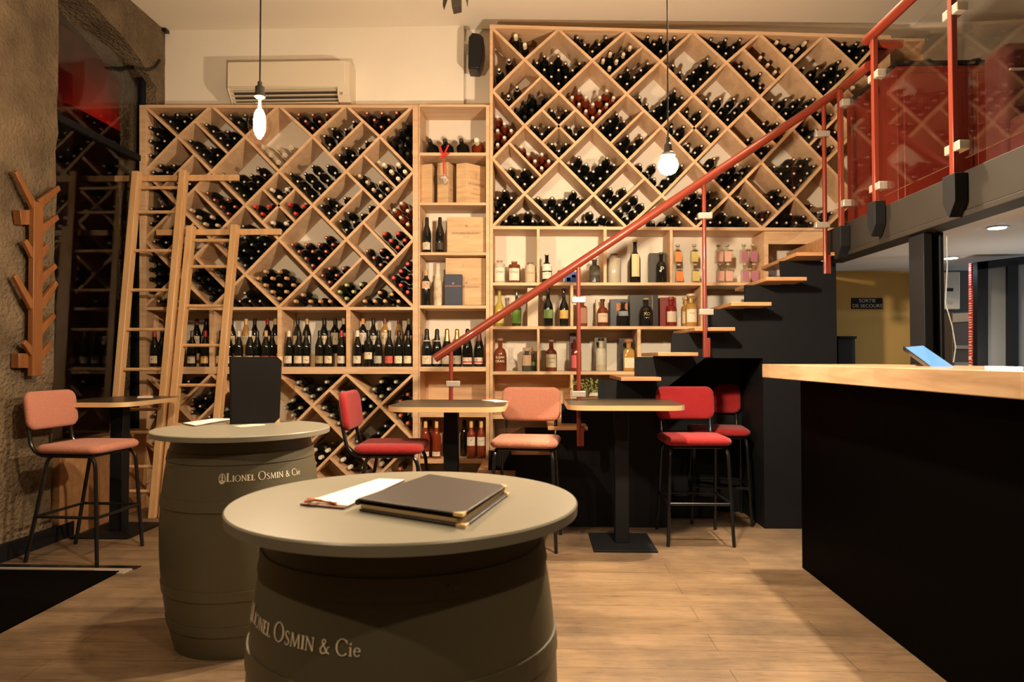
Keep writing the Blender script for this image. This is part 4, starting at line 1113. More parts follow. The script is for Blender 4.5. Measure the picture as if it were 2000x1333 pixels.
spirit(1291.5, yA, 21, 492, 'round', 'dark', 'black whisky bottle with a white letter P on its front', None, cap=(0.1, 0.09, 0.08), text=['P'], tsz=0.06, tcol=mat('white_print', (0.75, 0.72, 0.68), 0.5), Y=5.66)
sq = [(1324, (0.80, 0.25, 0.06), 'orange'), (1356, (0.55, 0.46, 0.13), 'yellow green'), (1404, (0.74, 0.42, 0.36), 'pale pink'), (1420.5, (0.74, 0.42, 0.36), 'pale pink'), (1453, (0.42, 0.16, 0.24), 'purple'), (1471, (0.42, 0.16, 0.24), 'purple')]
zA = zat(1320, yA)
hq = 37.5 / F * 5.68
pos = {1404: 'left of the pink pair', 1420.5: 'right of the pink pair', 1453: 'left of the purple pair', 1471: 'right of the purple pair'}
for x, c, nm in sq:
    for lv in (0, 1):
        w = 15.5
        spirit(x + (2 if lv == 0 else 0), yA, w, yA - 37.5, 'squat', 'clear', 'little square mixer bottle with %s label, %s level%s' % (nm, 'lower' if lv == 0 else 'upper', (', ' + pos[x]) if x in pos else ''), c, (0.08, 0.60), (0.5, 0.45, 0.36),
               z=zA + lv * (hq + 0.0006), square=True, group='stacked mixer bottles', name='mixer_bottle', cat='mixer bottle')
spirit(975.5, yB_, 20, 566, 'chartreuse', 'yellow', 'yellow liqueur bottle with long neck and green yellow label', (0.62, 0.55, 0.18), (0.08, 0.36), (0.1, 0.08, 0.04))
spirit(1009, yB_, 19, 566, 'chartreuse', 'green', 'dark green liqueur bottle with bright green label', (0.14, 0.30, 0.04), (0.08, 0.44), (0.03, 0.025, 0.02))
gbox(1030, 1051, 561, yB_, 5.68, 0.09, (0.66, 0.54, 0.4), 'tall cream carton on the middle open shelf')
spirit(1070.5, yB_, 20, 560, 'chartreuse', 'dark', 'tall dark liqueur bottle with green label, behind the reflection', (0.2, 0.33, 0.10), (0.2, 0.42), (0.02, 0.02, 0.06))
spirit(1101.5, yB_, 19, 563, 'chartreuse', 'dark', 'tall dark liqueur bottle with yellow label', (0.62, 0.40, 0.10), (0.2, 0.42), (0.02, 0.02, 0.06))
spirit(1136, yB_, 23, 580, 'squat', 'whisky', 'square whisky bottle behind the thin red post', (0.35, 0.16, 0.10), (0.1, 0.62), (0.62, 0.56, 0.45), square=True)
gbox(1164, 1186, 583, yB_, 5.77, 0.08, (0.58, 0.48, 0.34), 'cream carton behind the round whisky bottle')
spirit(1177, yB_, 22, 584, 'round', 'whisky', 'round whisky bottle with white and orange label', (0.72, 0.56, 0.40), (0.14, 0.47), BK, ['CHIBAS'], tsz=0.016)
gbox(1192, 1226, 583, yB_, 5.76, 0.09, (0.025, 0.03, 0.05), 'dark blue carton with an orange top, behind a blue labelled bottle', panel=[(0.35, 1, 0.58, 0.85, (0.5, 0.16, 0.06))])
spirit(1217, yB_, 22, 590, 'round', 'dark', 'black bottle with two pale blue and gold labels', (0.30, 0.34, 0.36), (0.42, 0.62), BK)
gbox(1230, 1286, 575, yB_, 5.75, 0.12, (0.012, 0.014, 0.014), 'wide black presentation carton behind a decanter', panel=[(0.78, 0.80, 0.02, 0.98, (0.4, 0.32, 0.2))])
spirit(1262, yB_, 26, 582, 'round', 'dark', 'black decanter with ornate gold letters and gold neck', None, cap=(0.5, 0.34, 0.14), text=['XO', '~~'], tsz=0.035, tcol=mat('gold_print', (0.5, 0.36, 0.18), 0.4, metal=0.5), Y=5.67)
gbox(1289, 1321, 580, yB_, 5.76, 0.09, (0.22, 0.025, 0.02), 'red carton behind a rum bottle')
spirit(1311, yB_, 21, 580, 'squat', 'red', 'rum bottle with a cream picture label before its red carton', (0.6, 0.52, 0.4), (0.14, 0.5), (0.3, 0.03, 0.02))
spirit(1340, yB_, 19, 579, 'squat', 'amber', 'pale labelled bottle with wide stopper, rear one of two', (0.70, 0.60, 0.42), (0.12, 0.52), (0.5, 0.36, 0.24), rim=True, Y=5.80)
spirit(1350, yB_, 22, 574, 'squat', 'amber', 'pale labelled bottle with wide stopper, front one of two', (0.72, 0.64, 0.5), (0.12, 0.52), (0.55, 0.42, 0.3), ['Rhum'], rim=True, Y=5.66, tsz=0.018)
spirit(977, yC, 25, 662, 'round', 'whisky', 'bourbon bottle with cream lettering printed on the glass', None, cap=(0.3, 0.2, 0.12), text=['ELIJAH', 'CRAIG'], tsz=0.026)
gbox(1021, 1041, 680, yC, 5.77, 0.07, (0.42, 0.28, 0.18), 'tan tube box behind a small labelled bottle', name='tube_box')
spirit(1029, yC, 20, 683, 'squat', 'grey', 'small bottle with a tan house picture label', (0.50, 0.33, 0.22), (0.25, 0.72), (0.45, 0.36, 0.26))
spirit(1042, yC, 8, 690, 'tall', 'green', 'slim green miniature bottle beside the tan tube', (0.2, 0.35, 0.08), (0.3, 0.5), (0.4, 0.33, 0.24), Y=5.72)
spirit(1076.5, yC, 23, 665, 'tall', 'whisky', 'whisky bottle with cream label and two word name', (0.70, 0.62, 0.42), (0.12, 0.54), (0.25, 0.2, 0.16), ['COPPER', 'DOG'], tsz=0.018)
gbox(1113, 1135, 652, yC, 5.77, 0.08, (0.06, 0.02, 0.03), 'dark plum carton behind the pink labelled bottle')
spirit(1125, yC, 21, 664, 'squat', 'red', 'dark red bottle with coral pink flower label', (0.60, 0.12, 0.12), (0.1, 0.5), (0.04, 0.03, 0.03))
gbox(1161, 1185, 661, yC, 5.77, 0.08, (0.16, 0.15, 0.09), 'olive tube box behind the clear gin bottle', name='tube_box')
spirit(1174, yC, 21, 662, 'squat', 'pale', 'clear gin bottle with green base and black stopper', (0.50, 0.50, 0.40), (0.2, 0.56), BK)
gbox(1209, 1236, 662, yC, 5.77, 0.08, (0.02, 0.018, 0.016), 'black carton behind the brown stoppered bottle')
spirit(1228, yC, 23, 664, 'squat', 'amber', 'gold spirit bottle with square cream label and broad brown stopper', (0.7, 0.62, 0.46), (0.1, 0.42), (0.36, 0.16, 0.1), square=True, rim=True)

# ================================================================== LETTERS WITH SERIFS FOR THE BARRELS
def stroke(pts, w):
    """flat strokes: quads along the polyline, w = width or list of widths"""
    out = []
    for i in range(len(pts) - 1):
        a = Vector(pts[i]); b = Vector(pts[i + 1]); d = (b - a)
        if d.length < 1e-6: continue
        d.normalize(); n = Vector((-d.y, d.x))
        w0 = w[i] if isinstance(w, list) else w; w1 = w[i + 1] if isinstance(w, list) else w
        e = d * 0.012
        out.append([a - e - n * w0 / 2, b + e - n * w1 / 2, b + e + n * w1 / 2, a - e + n * w0 / 2])
    return out
def rect(x0, y0, x1, y1):
    return [[Vector((x0, y0)), Vector((x1, y0)), Vector((x1, y1)), Vector((x0, y1))]]
def ring(cx, cy, rx, ry, wx, wy, n=22, a0=0, a1=360):
    o = []
    for k in range(n):
        a = math.radians(a0 + (a1 - a0) * k / n); b = math.radians(a0 + (a1 - a0) * (k + 1) / n)
        f = lambda t, u: Vector((cx + (rx - wx * u) * math.cos(t), cy + (ry - wy * u) * math.sin(t)))
        o.append([f(a, 0), f(b, 0), f(b, 1), f(a, 1)])
    return o
TK, TN, SF = 0.19, 0.09, 0.045
GL = {
 'L': (0.62, rect(.08, 0, .08 + TK, 1) + rect(0, .955, .30, 1) + rect(0, 0, .58, .05) + rect(.53, 0, .58, .2)),
 'I': (0.34, rect(.10, 0, .10 + TK, 1) + rect(0, .955, .33, 1) + rect(0, 0, .33, .045)),
 'O': (0.98, ring(.49, .5, .47, .53, .12, .045)),
 'N': (0.86, rect(.10, 0, .10 + TN, 1) + stroke([(.13, .98), (.74, .03)], .13) + rect(.70, 0, .70 + TN, 1) + rect(0, .955, .2, 1) + rect(0, 0, .26, .045) + rect(.60, .955, .86, 1)),
 'E': (0.60, rect(.08, 0, .08 + TK, 1) + rect(0, .925, .56, 1) + rect(0, 0, .59, .075) + rect(.1, .47, .44, .54) + rect(.50, .80, .56, 1) + rect(.53, 0, .59, .22) + rect(.39, .40, .44, .62)),
 'S': (0.60, stroke([(.50, .80), (.46, .93), (.34, 1.0), (.20, .98), (.10, .87), (.10, .72), (.20, .60), (.36, .49), (.49, .37), (.51, .20), (.42, .06), (.26, 0.0), (.12, .05), (.07, .2)], [.05, .06, .06, .07, .1, .12, .13, .13, .12, .1, .07, .06, .06, .05])),
 'M': (1.04, stroke([(.10, 0), (.18, 1)], TN) + stroke([(.18, 1), (.52, .05)], .12) + stroke([(.50, .05), (.86, 1)], TN) + stroke([(.86, 1), (.94, 0)], .13) + rect(0, 0, .2, .045) + rect(.82, 0, 1.04, .045) + rect(.08, .955, .26, 1)),
 'C': (0.84, ring(.47, .5, .45, .53, .11, .05, 18, 42, 318) + rect(.76, .72, .80, .92)),
 'i': (0.30, rect(.09, 0, .20, .62) + rect(.02, .585, .2, .63) + rect(.02, 0, .28, .045) + ring(.145, .84, .075, .075, .07, .07, 10)),
 'e': (0.56, ring(.28, .31, .27, .32, .09, .05, 16, 5, 325) + rect(.06, .33, .52, .375)),
 '&': (0.74, stroke([(.74, .02), (.58, .08), (.30, .50), (.20, .66), (.22, .78), (.32, .84), (.43, .78), (.42, .64), (.20, .42), (.09, .26), (.12, .08), (.26, -.01), (.42, .04), (.55, .20), (.62, .40), (.72, .42)], [.05, .09, .11, .1, .07, .06, .07, .08, .09, .1, .1, .08, .06, .06, .05, .05])),
}
def barrel_text(R, a_start, z0, size, emblem=True, skip=0):
    """the line of lettering wrapped round the barrel, angles from the side that faces the camera"""
    mb = MB(); u = 0.0
    def put(polys, sx, dz=0):
        for q in polys:
            vs = []
            for p in q:
                uu = u + p.x * sx * size; z = z0 + dz + p.y * sx * size; rr = R(z) + 0.0016
                a = a_start + uu / R(z0)
                vs.append(Vector((rr * math.sin(a), -rr * math.cos(a), z)))
            mb.add(vs, [tuple(range(len(vs)))])
    if emblem:
        e = ring(.42, .35, .42, .66, .05, .05, 26) + ring(.42, .35, .33, .56, .03, .03, 26) + stroke([(.42, .80), (.42, .30)], [.08, .16]) + stroke([(.18, .08), (.30, -.06), (.42, -.10), (.54, -.06), (.66, .08)], .14) + stroke([(.30, .16), (.54, .16)], .16) + ring(.42, .72, .08, .08, .07, .07, 8) + ring(.24, .55, .05, .05, .05, .05, 6) + ring(.60, .55, .05, .05, .05, .05, 6)
        put(e, 1.15, 0)
        u += 1.03 * size
    for word, scs in (('LIONEL', (1.18, .84, .84, .84, .84, .84)), ('OSMIN', (1.18, .84, .84, .84, .84)), ('&', (1.0,)), ('Cie', (.98, .85, .85))):
        for ch, s in zip(word, scs):
            w, polys = GL[ch]
            put(polys, s); u += (w + 0.07) * s * size
        u += 0.34 * size
    return mb, u

# ================================================================== BARRELS
BH = 0.880
def barrel_r(z, rt=0.283, rb=0.266, belly=0.328):
    k = z / BH; e = rb + (rt - rb) * k; zz = (k - 0.5) * 2
    return e + (belly - (rt + rb) / 2) * (1 - abs(zz) ** 2.1)
def barrel(x, y, rz, label, a_start, ztext, hoops, chime):
    t = thing('barrel_table', label, 'barrel table', (x, y, 0), rz)
    n = 64; prof = [(0.001, 0.02), (0.25, 0.02), (0.255, 0.0)] + [(barrel_r(BH * k / 40), BH * k / 40) for k in range(41)] + [(0.27, BH), (0.001, BH)]
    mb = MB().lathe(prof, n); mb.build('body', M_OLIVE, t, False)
    for (z0, z1) in hoops:
        hb = MB(); k = 6
        pr = [(barrel_r(z0) - 0.004, z0)] + [(barrel_r(z0 + (z1 - z0) * q / k) + 0.0040, z0 + (z1 - z0) * q / k) for q in range(k + 1)] + [(barrel_r(z1) - 0.004, z1)]
        hb.lathe(pr, n).build('hoop', M_OLIVE, t, False)
        rv = MB(); a = -0.35 + z0
        for da in (0, 0.05):
            c = barrel_r((z0 + z1) / 2) + 0.002
            rv.sphere((c * math.sin(a + da), -c * math.cos(a + da), (z0 + z1) / 2), 0.004, 8, 6)
        rv.build('rivet', M_OLIVE, t, False)
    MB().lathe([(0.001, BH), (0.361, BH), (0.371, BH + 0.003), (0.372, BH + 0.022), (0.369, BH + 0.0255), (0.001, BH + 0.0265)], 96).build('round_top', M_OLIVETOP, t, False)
    _, u0 = barrel_text(barrel_r, 0, ztext, 0.0265)
    sz = 0.0265 * 0.355 / u0
    tx, u = barrel_text(barrel_r, a_start, ztext, sz)
    tx.build('lettering', M_LETTER, t, False, smooth=False)
    return t
HOOPS = [(0.785, 0.825), (0.60, 0.64), (0.245, 0.285), (0.10, 0.14)]
ZT = BH + 0.0265
c1 = P(466, 845, 3.05); c2 = P(780, 1000, 1.53)
bA = barrel(P(476, 700, 3.05).x, 3.05, 0, 'olive grey wooden barrel table beside the ladders, closed menu standing on it', math.radians(6.5), 0.722, HOOPS, 0)
bB = barrel(P(795, 700, 1.525).x, 1.525, 0, 'olive grey wooden barrel table nearest the camera, menu lying on it', math.radians(-66), 0.697, HOOPS, 0)
hole = MB().cyl((barrel_r(0.80) * math.sin(-1.42) * 0.985, -barrel_r(0.80) * math.cos(-1.42) * 0.985, 0.80), (barrel_r(0.80) * math.sin(-1.42) * 1.02, -barrel_r(0.80) * math.cos(-1.42) * 1.02, 0.80), 0.018, n=18)
hole.build('bung', M_BLACK, bB, False)

# ------------------------------------------------------------------ menus, clipboards, glass
def q4(pts, z):
    return [PZ(x, y, z) for x, y in pts]
mn = thing('menu_folder', 'closed dark leather menu folder with brass corners lying on the nearest barrel', 'menu folder', PZ(850, 970, ZT))
top4 = [(698, 974), (838, 923), (990, 945), (903, 1004)]
zc2 = ZT + 0.024
T4 = q4(top4, zc2)
def quad_block(mb, q, z0, z1):
    a = [Vector((p.x, p.y, z0)) for p in q]
    return mb.prism(a, (0, 0, z1 - z0))
lowq = [Vector(v) for v in T4]
shift = Vector((0.006, -0.010, 0))
low = [v + shift for v in lowq]
quad_block(MB(), low, ZT + 0.0008, ZT + 0.0045).build('lower_cover', M_LEATHER, mn, bev=0.0012)
# upper cover: rises a little at its front left corner
up = MB(); a = [Vector((p.x, p.y, zc2 - 0.004 - (0.004 if i in (1, 2) else 0))) for i, p in enumerate(T4)]
up.prism(a, (0, 0, 0.004)); up.build('upper_cover', M_LEATHER, mn, bev=0.0012)
cx = sum((p for p in T4), Vector()) / 4
ins = [cx + (p - cx) * 0.96 for p in T4]
quad_block(MB(), ins, ZT + 0.0046, ZT + 0.012).build('pages', M_CREAMPAPER, mn)
for i in (2, 3):
    for q, z in ((low, ZT + 0.0026), (T4, zc2 - 0.003 - (0.004 if i == 2 else 0))):
        p = q[i]; e1 = (q[(i + 1) % 4] - p).normalized(); e2 = (q[i - 1] - p).normalized()
        o = p - (e1 + e2) * 0.0012
        MB().prism([Vector((o.x, o.y, z - 0.0035)), Vector(((o + e1 * 0.022).x, (o + e1 * 0.022).y, z - 0.0035)), Vector(((o + e2 * 0.022).x, (o + e2 * 0.022).y, z - 0.0035))], (0, 0, 0.007)).build('brass_corner', M_BRASS, mn, bev=0.0008)
spine = MB().tube([T4[0] + Vector((0, 0, -0.008)), T4[1] + Vector((0, 0, -0.012))], 0.006, 10); spine.build('spine', M_LEATHER, mn)
cl = thing('clipboard', 'small clipboard with white sheet and copper clip beside the lying menu', 'clipboard', PZ(700, 965, ZT))
B4 = q4([(586, 984), (738, 936), (790, 938), (672, 992)], ZT + 0.004)
quad_block(MB(), B4, ZT + 0.0008, ZT + 0.004).build('board', mat('dark_copper_board', (0.16, 0.07, 0.05), 0.5), cl)
cc = sum((p for p in B4), Vector()) / 4
quad_block(MB(), [cc + (p - cc) * 0.95 + Vector((0.004, 0.004, 0)) for p in B4], ZT + 0.0042, ZT + 0.0058).build('sheet', M_PAPER, cl)
k0 = PZ(616, 976, ZT + 0.008); k1 = PZ(656, 984, ZT + 0.008); kd = (k1 - k0).normalized(); kn = Vector((kd.y, -kd.x, 0))
kb = MB().tube([k0, k1], 0.0035, 8)
kb.tube([k0 + kd * 0.006, k0 + kd * 0.003 + kn * 0.022 + Vector((0, 0, 0.004)), k0 + kd * 0.012 + kn * 0.034 + Vector((0, 0, 0.002)), k0 + kd * 0.02 + kn * 0.022 + Vector((0, 0, 0.004)), k0 + kd * 0.022], 0.0028, 8)
kb.build('copper_clip', M_COPPER, cl)

mf = thing('menu_folder', 'black leather menu folder standing upright on the barrel beside the ladders', 'menu folder', P(500, 828, 2.95))
zb0 = ZT + 0.001
L_ = PZ(453, 829, zb0); R_ = PZ(546, 826, zb0)
u_ = (R_ - L_).normalized(); nrm = Vector((-u_.y, u_.x, 0)); hgt = P(500, 697, L_.y).z - zb0
lean = nrm * 0.012
f4 = [L_ - u_ * 0.002, R_, R_ + lean + u_ * 0.010 + Vector((0, 0, hgt)), L_ + lean - u_ * 0.008 + Vector((0, 0, hgt))]
MB().prism(f4, nrm * 0.004).build('front_cover', M_LEATHERBLK, mf, bev=0.0012)
bk = [f4[0] + nrm * 0.012, R_ + nrm * 0.045, f4[2] + nrm * 0.040, f4[3] + nrm * 0.012]
MB().prism(bk, nrm * 0.004).build('back_cover', M_LEATHERBLK, mf, bev=0.0012)
MB().tube([f4[0] + nrm * 0.008, f4[3] + nrm * 0.008], 0.0075, 10).build('spine', M_LEATHERBLK, mf)
for c, sx, sz in ((f4[1], -1, 1), (f4[2], -1, -1)):
    for off in (nrm * -0.0012, nrm * 0.040):
        a = c + off
        MB().prism([a + u_ * 0.0015 + Vector((0, 0, -0.001 * sz)), a - u_ * 0.022, a + Vector((0, 0, 0.022 * sz))], nrm * 0.006).build('brass_corner', M_BRASS, mf)
pl = MB()
for s, dz, sz in (('Bistro', 0.03, 0.03), ('La Cave', 0.0, 0.03)):
    pass
cb = thing('clipboard', 'thin clipboard with a printed sheet on the barrel, left of the standing menu', 'clipboard', PZ(400, 826, ZT))
C4 = q4([(354, 827), (418, 818), (462, 818), (380, 832)], ZT + 0.004)
quad_block(MB(), C4, ZT + 0.0008, ZT + 0.0035).build('board', mat('dark_copper_board', (0.16, 0.07, 0.05), 0.5), cb)
cc = sum((p for p in C4), Vector()) / 4
quad_block(MB(), [cc + (p - cc) * 0.94 for p in C4], ZT + 0.0037, ZT + 0.005).build('sheet', M_PAPER, cb)
st = MB(); c3 = [(455, 833), (490, 829), (515, 829), (520, 831), (470, 835)]
quad_block(st, q4(c3, ZT + 0.0006), ZT + 0.0003, ZT + 0.0012)
tag(st.build('sticker', mat('pale_sticker', (0.6, 0.55, 0.48), 0.5)), 'worn pale sticker on the barrel top, in front of the standing menu', 'sticker')
wg = thing('wine_glass', 'stemmed wine glass half hidden behind the standing menu', 'wine glass', (P(558, 800, 3.335).x, 3.335, ZT))
MB().lathe([(0.001, 0.0), (0.034, 0.001), (0.034, 0.0025), (0.006, 0.006), (0.0038, 0.02), (0.0038, 0.085), (0.012, 0.095), (0.034, 0.115), (0.042, 0.145), (0.040, 0.175), (0.033, 0.205), (0.0315, 0.205), (0.038, 0.175), (0.040, 0.147), (0.032, 0.118), (0.008, 0.10), (0.001, 0.098)], 32).build('bowl_and_stem', M_BULBOFF, wg, False)

# ================================================================== TABLES
def rrect(hx, hy, r, n=8):
    pts = []
    for cx_, cy_, a0 in ((hx - r, hy - r, 0), (-hx + r, hy - r, 90), (-hx + r, -hy + r, 180), (hx - r, -hy + r, 270)):
        for k in range(n + 1):
            a = math.radians(a0 + 90 * k / n); pts.append((cx_ + r * math.cos(a), cy_ + r * math.sin(a)))
    return pts
TZ = 0.925
def table(x, y, hx, hy, label, rz=0, pdx=0, pdy=0):
    t = thing('high_table', label, 'high table', (x, y, 0), rz)
    p = rrect(hx, hy, 0.13)
    MB().prism([(a, b, TZ - 0.0315) for a, b in rrect(hx - .001, hy - .001, .13)], (0, 0, 0.0305)).build('edge_band', M_BRASS, t, False)
    MB().prism([(a, b, TZ - 0.001) for a, b in rrect(hx - .0025, hy - .0025, .128)], (0, 0, 0.001)).build('table_top', M_TABLE, t, False)
    MB().box(pdx - .045, pdx + .045, pdy - .045, pdy + .045, 0.012, TZ - 0.032).build('pillar', M_BLACK, t, False, bev=0.004)
    MB().box(pdx - .20, pdx + .20, pdy - .225, pdy + .225, 0.0, 0.012).build('foot_plate', M_BLACK, t, False, bev=0.003)
    MB().box(pdx - .15, pdx + .15, pdy - .15, pdy + .15, TZ - 0.038, TZ - 0.0315).build('mounting_plate', M_STEEL, t, False)
    return t
t1 = table(0.555, 4.63, 0.365, 0.365, 'high dark table with brass edge beside the two red stools', pdy=0.0)
t2 = table(-0.545, 4.47, 0.355, 0.37, 'high dark table with brass edge, middle one, in front of the shelf column')
t3 = table(-2.93, 4.83, 0.27, 0.39, 'high dark table with brass edge by the window bench')
def bill(px, py, label, w, h, ang, z=TZ):
    c = PZ(px, py, z)
    t = thing('clipboard', label, 'clipboard', (c.x, c.y, z), ang)
    MB().box(-w, w, -h, h, 0.0004, 0.004).build('board', mat('pale_board', (0.5, 0.4, 0.33), 0.5), t, False)
    MB().box(-w * .93, w * .93, -h * .95, h * .9, 0.0042, 0.0062).build('sheet', M_PAPER, t, False)
    MB().box(-w * .45, w * .45, h * .82, h * 1.05, 0.0062, 0.016).tube([(-.012, h, .014), (0, h + .006, .034), (.012, h, .014)], 0.002, 6).build('copper_clip', M_COPPER, t, False, bev=0.001)
bill(966, 784.5, 'clipboard with printed sheet on the middle high table, by the pink stool', 0.052, 0.105, 0.5)
bill(284, 776.5, 'clipboard with printed sheet on the high table by the window', 0.052, 0.10, 0.5)

# ================================================================== BAR STOOLS
def cushion(name, w, d, h, parent, m, M, r=0.055, curve=0.0):
    """upholstered pad: rounded corners, fully rounded edge, its middle slightly crowned"""
    mb = MB(); e = h / 2
    out = rrect(w / 2, d / 2, r, 6); n = len(out)
    rings = []
    for k in range(-5, 6):
        a = k / 5 * PI / 2
        rings.append((e * 0.9 * (1 - math.cos(a)), e * 0.86 * math.sin(a)))
    rings = [(w * .46, -h * .50), (w * .30, -h * .49), (w * .14, -h * .47)] + rings + [(w * .14, h * .47), (w * .30, h * .49), (w * .46, h * .50)]
    vs = []; fs = []
    for ins, z in rings:
        for (x, y) in out:
            fx = max(0.0, 1 - ins / (w / 2)); fy = max(0.0, 1 - ins / (d / 2))
            X, Y = x * fx, y * fy
            vs.append(M @ Vector((X, Y, z + curve * (2 * X / w) ** 2)))
    for q in range(len(rings) - 1):
        for i in range(n):
            i2 = (i + 1) % n
            fs.append((q * n + i, q * n + i2, (q + 1) * n + i2, (q + 1) * n + i))
    fs.append(tuple(range(n))[::-1]); fs.append(tuple((len(rings) - 1) * n + i for i in range(n)))
    mb.add(vs, fs)
    return mb.build(name, m, parent, False)
def arc(p0, p1, p2, n=6):
    return [Vector(p0) * (1 - t) ** 2 + Vector(p1) * 2 * t * (1 - t) + Vector(p2) * t * t for t in [k / n for k in range(n + 1)]]
def stool(x, y, rz, m, label, sk=1.0):
    t = thing('bar_stool', label, 'bar stool', (x, y, 0), rz, None)
    cushion('seat', 0.43, 0.41, 0.062, t, m, Matrix.Translation((0, -0.01, 0.668)))
    Mb = Matrix.Translation((0, 0.262, 0.893)) @ Matrix.Rotation(math.radians(82), 4, 'X')
    cushion('backrest', 0.41, 0.235, 0.058, t, m, Mb, curve=0.014)
    r = 0.0115
    for s in (-1, 1):
        pts = [(s * .172, -.16, .628), (s * .172, .10, .628)] + arc((s * .172, .14, .628), (s * .172, .232, .63), (s * .172, .248, .73)) + [(s * .172, .262, .80), (s * .168, .285, .96)]
        MB().tube(pts, r).build('back_upright', M_STEEL, t, False)
        MB().tube([(s * .16, -.05, .63)] + arc((s * .175, -.14, .63), (s * .185, -.185, .62), (s * .187, -.19, .55)) + [(s * .21, -.225, 0.0)], r).build('leg', M_STEEL, t, False)
        MB().tube([(s * .16, .05, .63)] + arc((s * .175, .09, .63), (s * .183, .125, .62), (s * .185, .13, .55)) + [(s * .205, .235, 0.0)], r).build('leg', M_STEEL, t, False)
    yb_ = .13 + (.235 - .13) * (1 - .29 / .55)
    rg = [(-.199, -.209, .27), (.199, -.209, .27), (.196, yb_, .27), (-.196, yb_, .27)]
    MB().tube([rg[3]] + rg[:1], .009).tube(rg[:2], .010).tube(rg[1:3], .009).tube(rg[2:4], .009).build('footrest', M_STEEL, t, False)
    MB().tube([(-.172, -.15, .628), (.172, -.15, .628)], .009).build('cross_tube', M_STEEL, t, False)
    MB().tube([(-.172, .12, .628), (.172, .12, .628)], .009).build('cross_tube', M_STEEL, t, False)
    return t
stool(-2.785, 4.26, math.radians(86), M_PINK, 'salmon pink bar stool by the stone pier, beside the window table')
stool(-0.90, 4.32, math.radians(92), M_REDF, 'red bar stool seen from its side, behind the barrels')
stool(-0.065, 4.62, math.radians(-6), M_PINK, 'salmon pink bar stool between the middle table and the table beside it')
stool(1.055, 4.78, 0, M_REDF, 'bright red bar stool standing in front of the niche under the stairs')
stool(1.37, 5.36, math.radians(-8), M_REDF, 'red bar stool in the dark niche under the stairs, rear one')

# ================================================================== LADDERS
def ladder(tl, tr, bl, br, rungs, bar, name_label, ytop, ybot, barx):
    """pixel corners of the stiles; ytop/ybot the depths at top and foot"""
    A, B = P(*tl, ytop), P(*tr, ytop)
    C, D = PZ(*bl, 0.0), PZ(*br, 0.0)
    C = Vector((C.x, ybot, 0.0)); D = Vector((D.x, ybot, 0.0))
    t = thing('ladder', name_label, 'ladder', (C + D) / 2)
    for top, bot in ((A, C), (B, D)):
        d = (top - bot); L = d.length
        M = Matrix.Translation(bot) @ d.to_track_quat('Z', 'Y').to_matrix().to_4x4()
        q = M.to_3x3()
        w = 0.026; h = 0.036
        f = [bot + Vector((sx * w, sy * h, 0)) for sx, sy in ((-1, -1), (1, -1), (1, 1), (-1, 1))]
        MB().prism(f, d).build('stile', M_LADDER, t, bev=0.004)
    def at(py, S0, S1):
        best = None
        lo, hi = 0.0, 1.0
        for _ in range(30):
            m = (lo + hi) / 2; p = S1 + (S0 - S1) * m; v = RM.transposed() @ (p - EYE)
            y = 666.5 - F * v.y / -v.z
            if y > py: lo = m
            else: hi = m
        return S1 + (S0 - S1) * (lo + hi) / 2
    for y in rungs:
        a, b = at(y, A, C), at(y, B, D)
        e = (b - a).normalized() * 0.02
        MB().tube([a + e, b - e], 0.0135, 12).build('rung', M_LADDER, t)
    a, b = at(bar, A, C), at(bar, B, D)
    y = a.y + 0.0
    x0 = P(barx[0], bar, y).x; x1 = P(barx[1], bar, y).x
    MB().box(x0, x1, y + 0.037, y + 0.062, a.z - 0.024, a.z + 0.024).build('hook_bar', M_LADDER, t, bev=0.003)
    return t
ladder((268, 336), (360, 334), (240, 1000), (328, 1000), [367, 414.5, 490, 567, 644, 722, 800, 845, 912, 960], 346, 'tall wooden ladder leaning on the left rack, nearest the window', 5.50, 5.24, (218, 462))
ladder((374, 442), (460, 440), (345, 1000), (432, 1000), [470, 521, 598, 675, 753, 830, 905], 452, 'shorter wooden ladder leaning on the left rack, right of the tall one', 5.50, 5.26, (300, 545))
cb_ = MB()
cb_.tube([P(322, 925, 5.52), P(312, 931, 5.50), P(303, 945, 5.48), P(296, 962, 5.46), P(270, 972, 5.44), P(258, 965, 5.44), P(250, 945, 5.46), P(256, 925, 5.5), P(250, 905, 5.55)], 0.004, 6)
tag(cb_.build('power_cable', mat('white_cable', (0.6, 0.52, 0.42), 0.5)), 'loose white cable hanging behind the foot of the tall ladder', 'cable')

# ================================================================== COAT TREE ON THE PIER
ct = thing('coat_rack', 'orange wooden branch shaped coat rack fixed to the stone pier', 'coat rack', PX(67, 735, -3.135))
XR = -3.135
def rbar(p0, p1, w, x0, x1, taper=1.0):
    a = PX(*p0, XR); b = PX(*p1, XR); d = (b - a); d.x = 0; d.normalize(); n = Vector((0, -d.z, d.y))
    pts = [a - n * w / 2, b - n * w / 2 * taper, b + n * w / 2 * taper, a + n * w / 2]
    return MB().prism([Vector((x0, p.y, p.z)) for p in pts], (x1 - x0, 0, 0))
rbar((68, 735), (71, 395), 0.085, XR - 0.018, XR + 0.018).build('trunk', M_RACKTREE, ct, bev=0.004)
for i, (a, b) in enumerate([((66, 405), (29, 335)), ((76, 398), (114, 367)), ((75, 452), (111, 424)), ((64, 500), (47, 470)), ((76, 500), (92, 480)), ((76, 548), (107, 519)), ((62, 600), (27, 538)), ((77, 600), (109, 552)), ((76, 648), (105, 616)), ((63, 690), (45, 668)), ((76, 700), (97, 672))]):
    rbar(a, b, 0.052, XR - 0.013, XR + 0.013, 0.62).build('hook', M_RACKTREE, ct, bev=0.004)
for (a, b) in (((44, 425), (66, 425)), ((40, 705), (66, 705))):
    rbar(a, b, 0.09, XR - 0.06, XR - 0.01).build('mounting_block', M_RACKTREE, ct, bev=0.003)

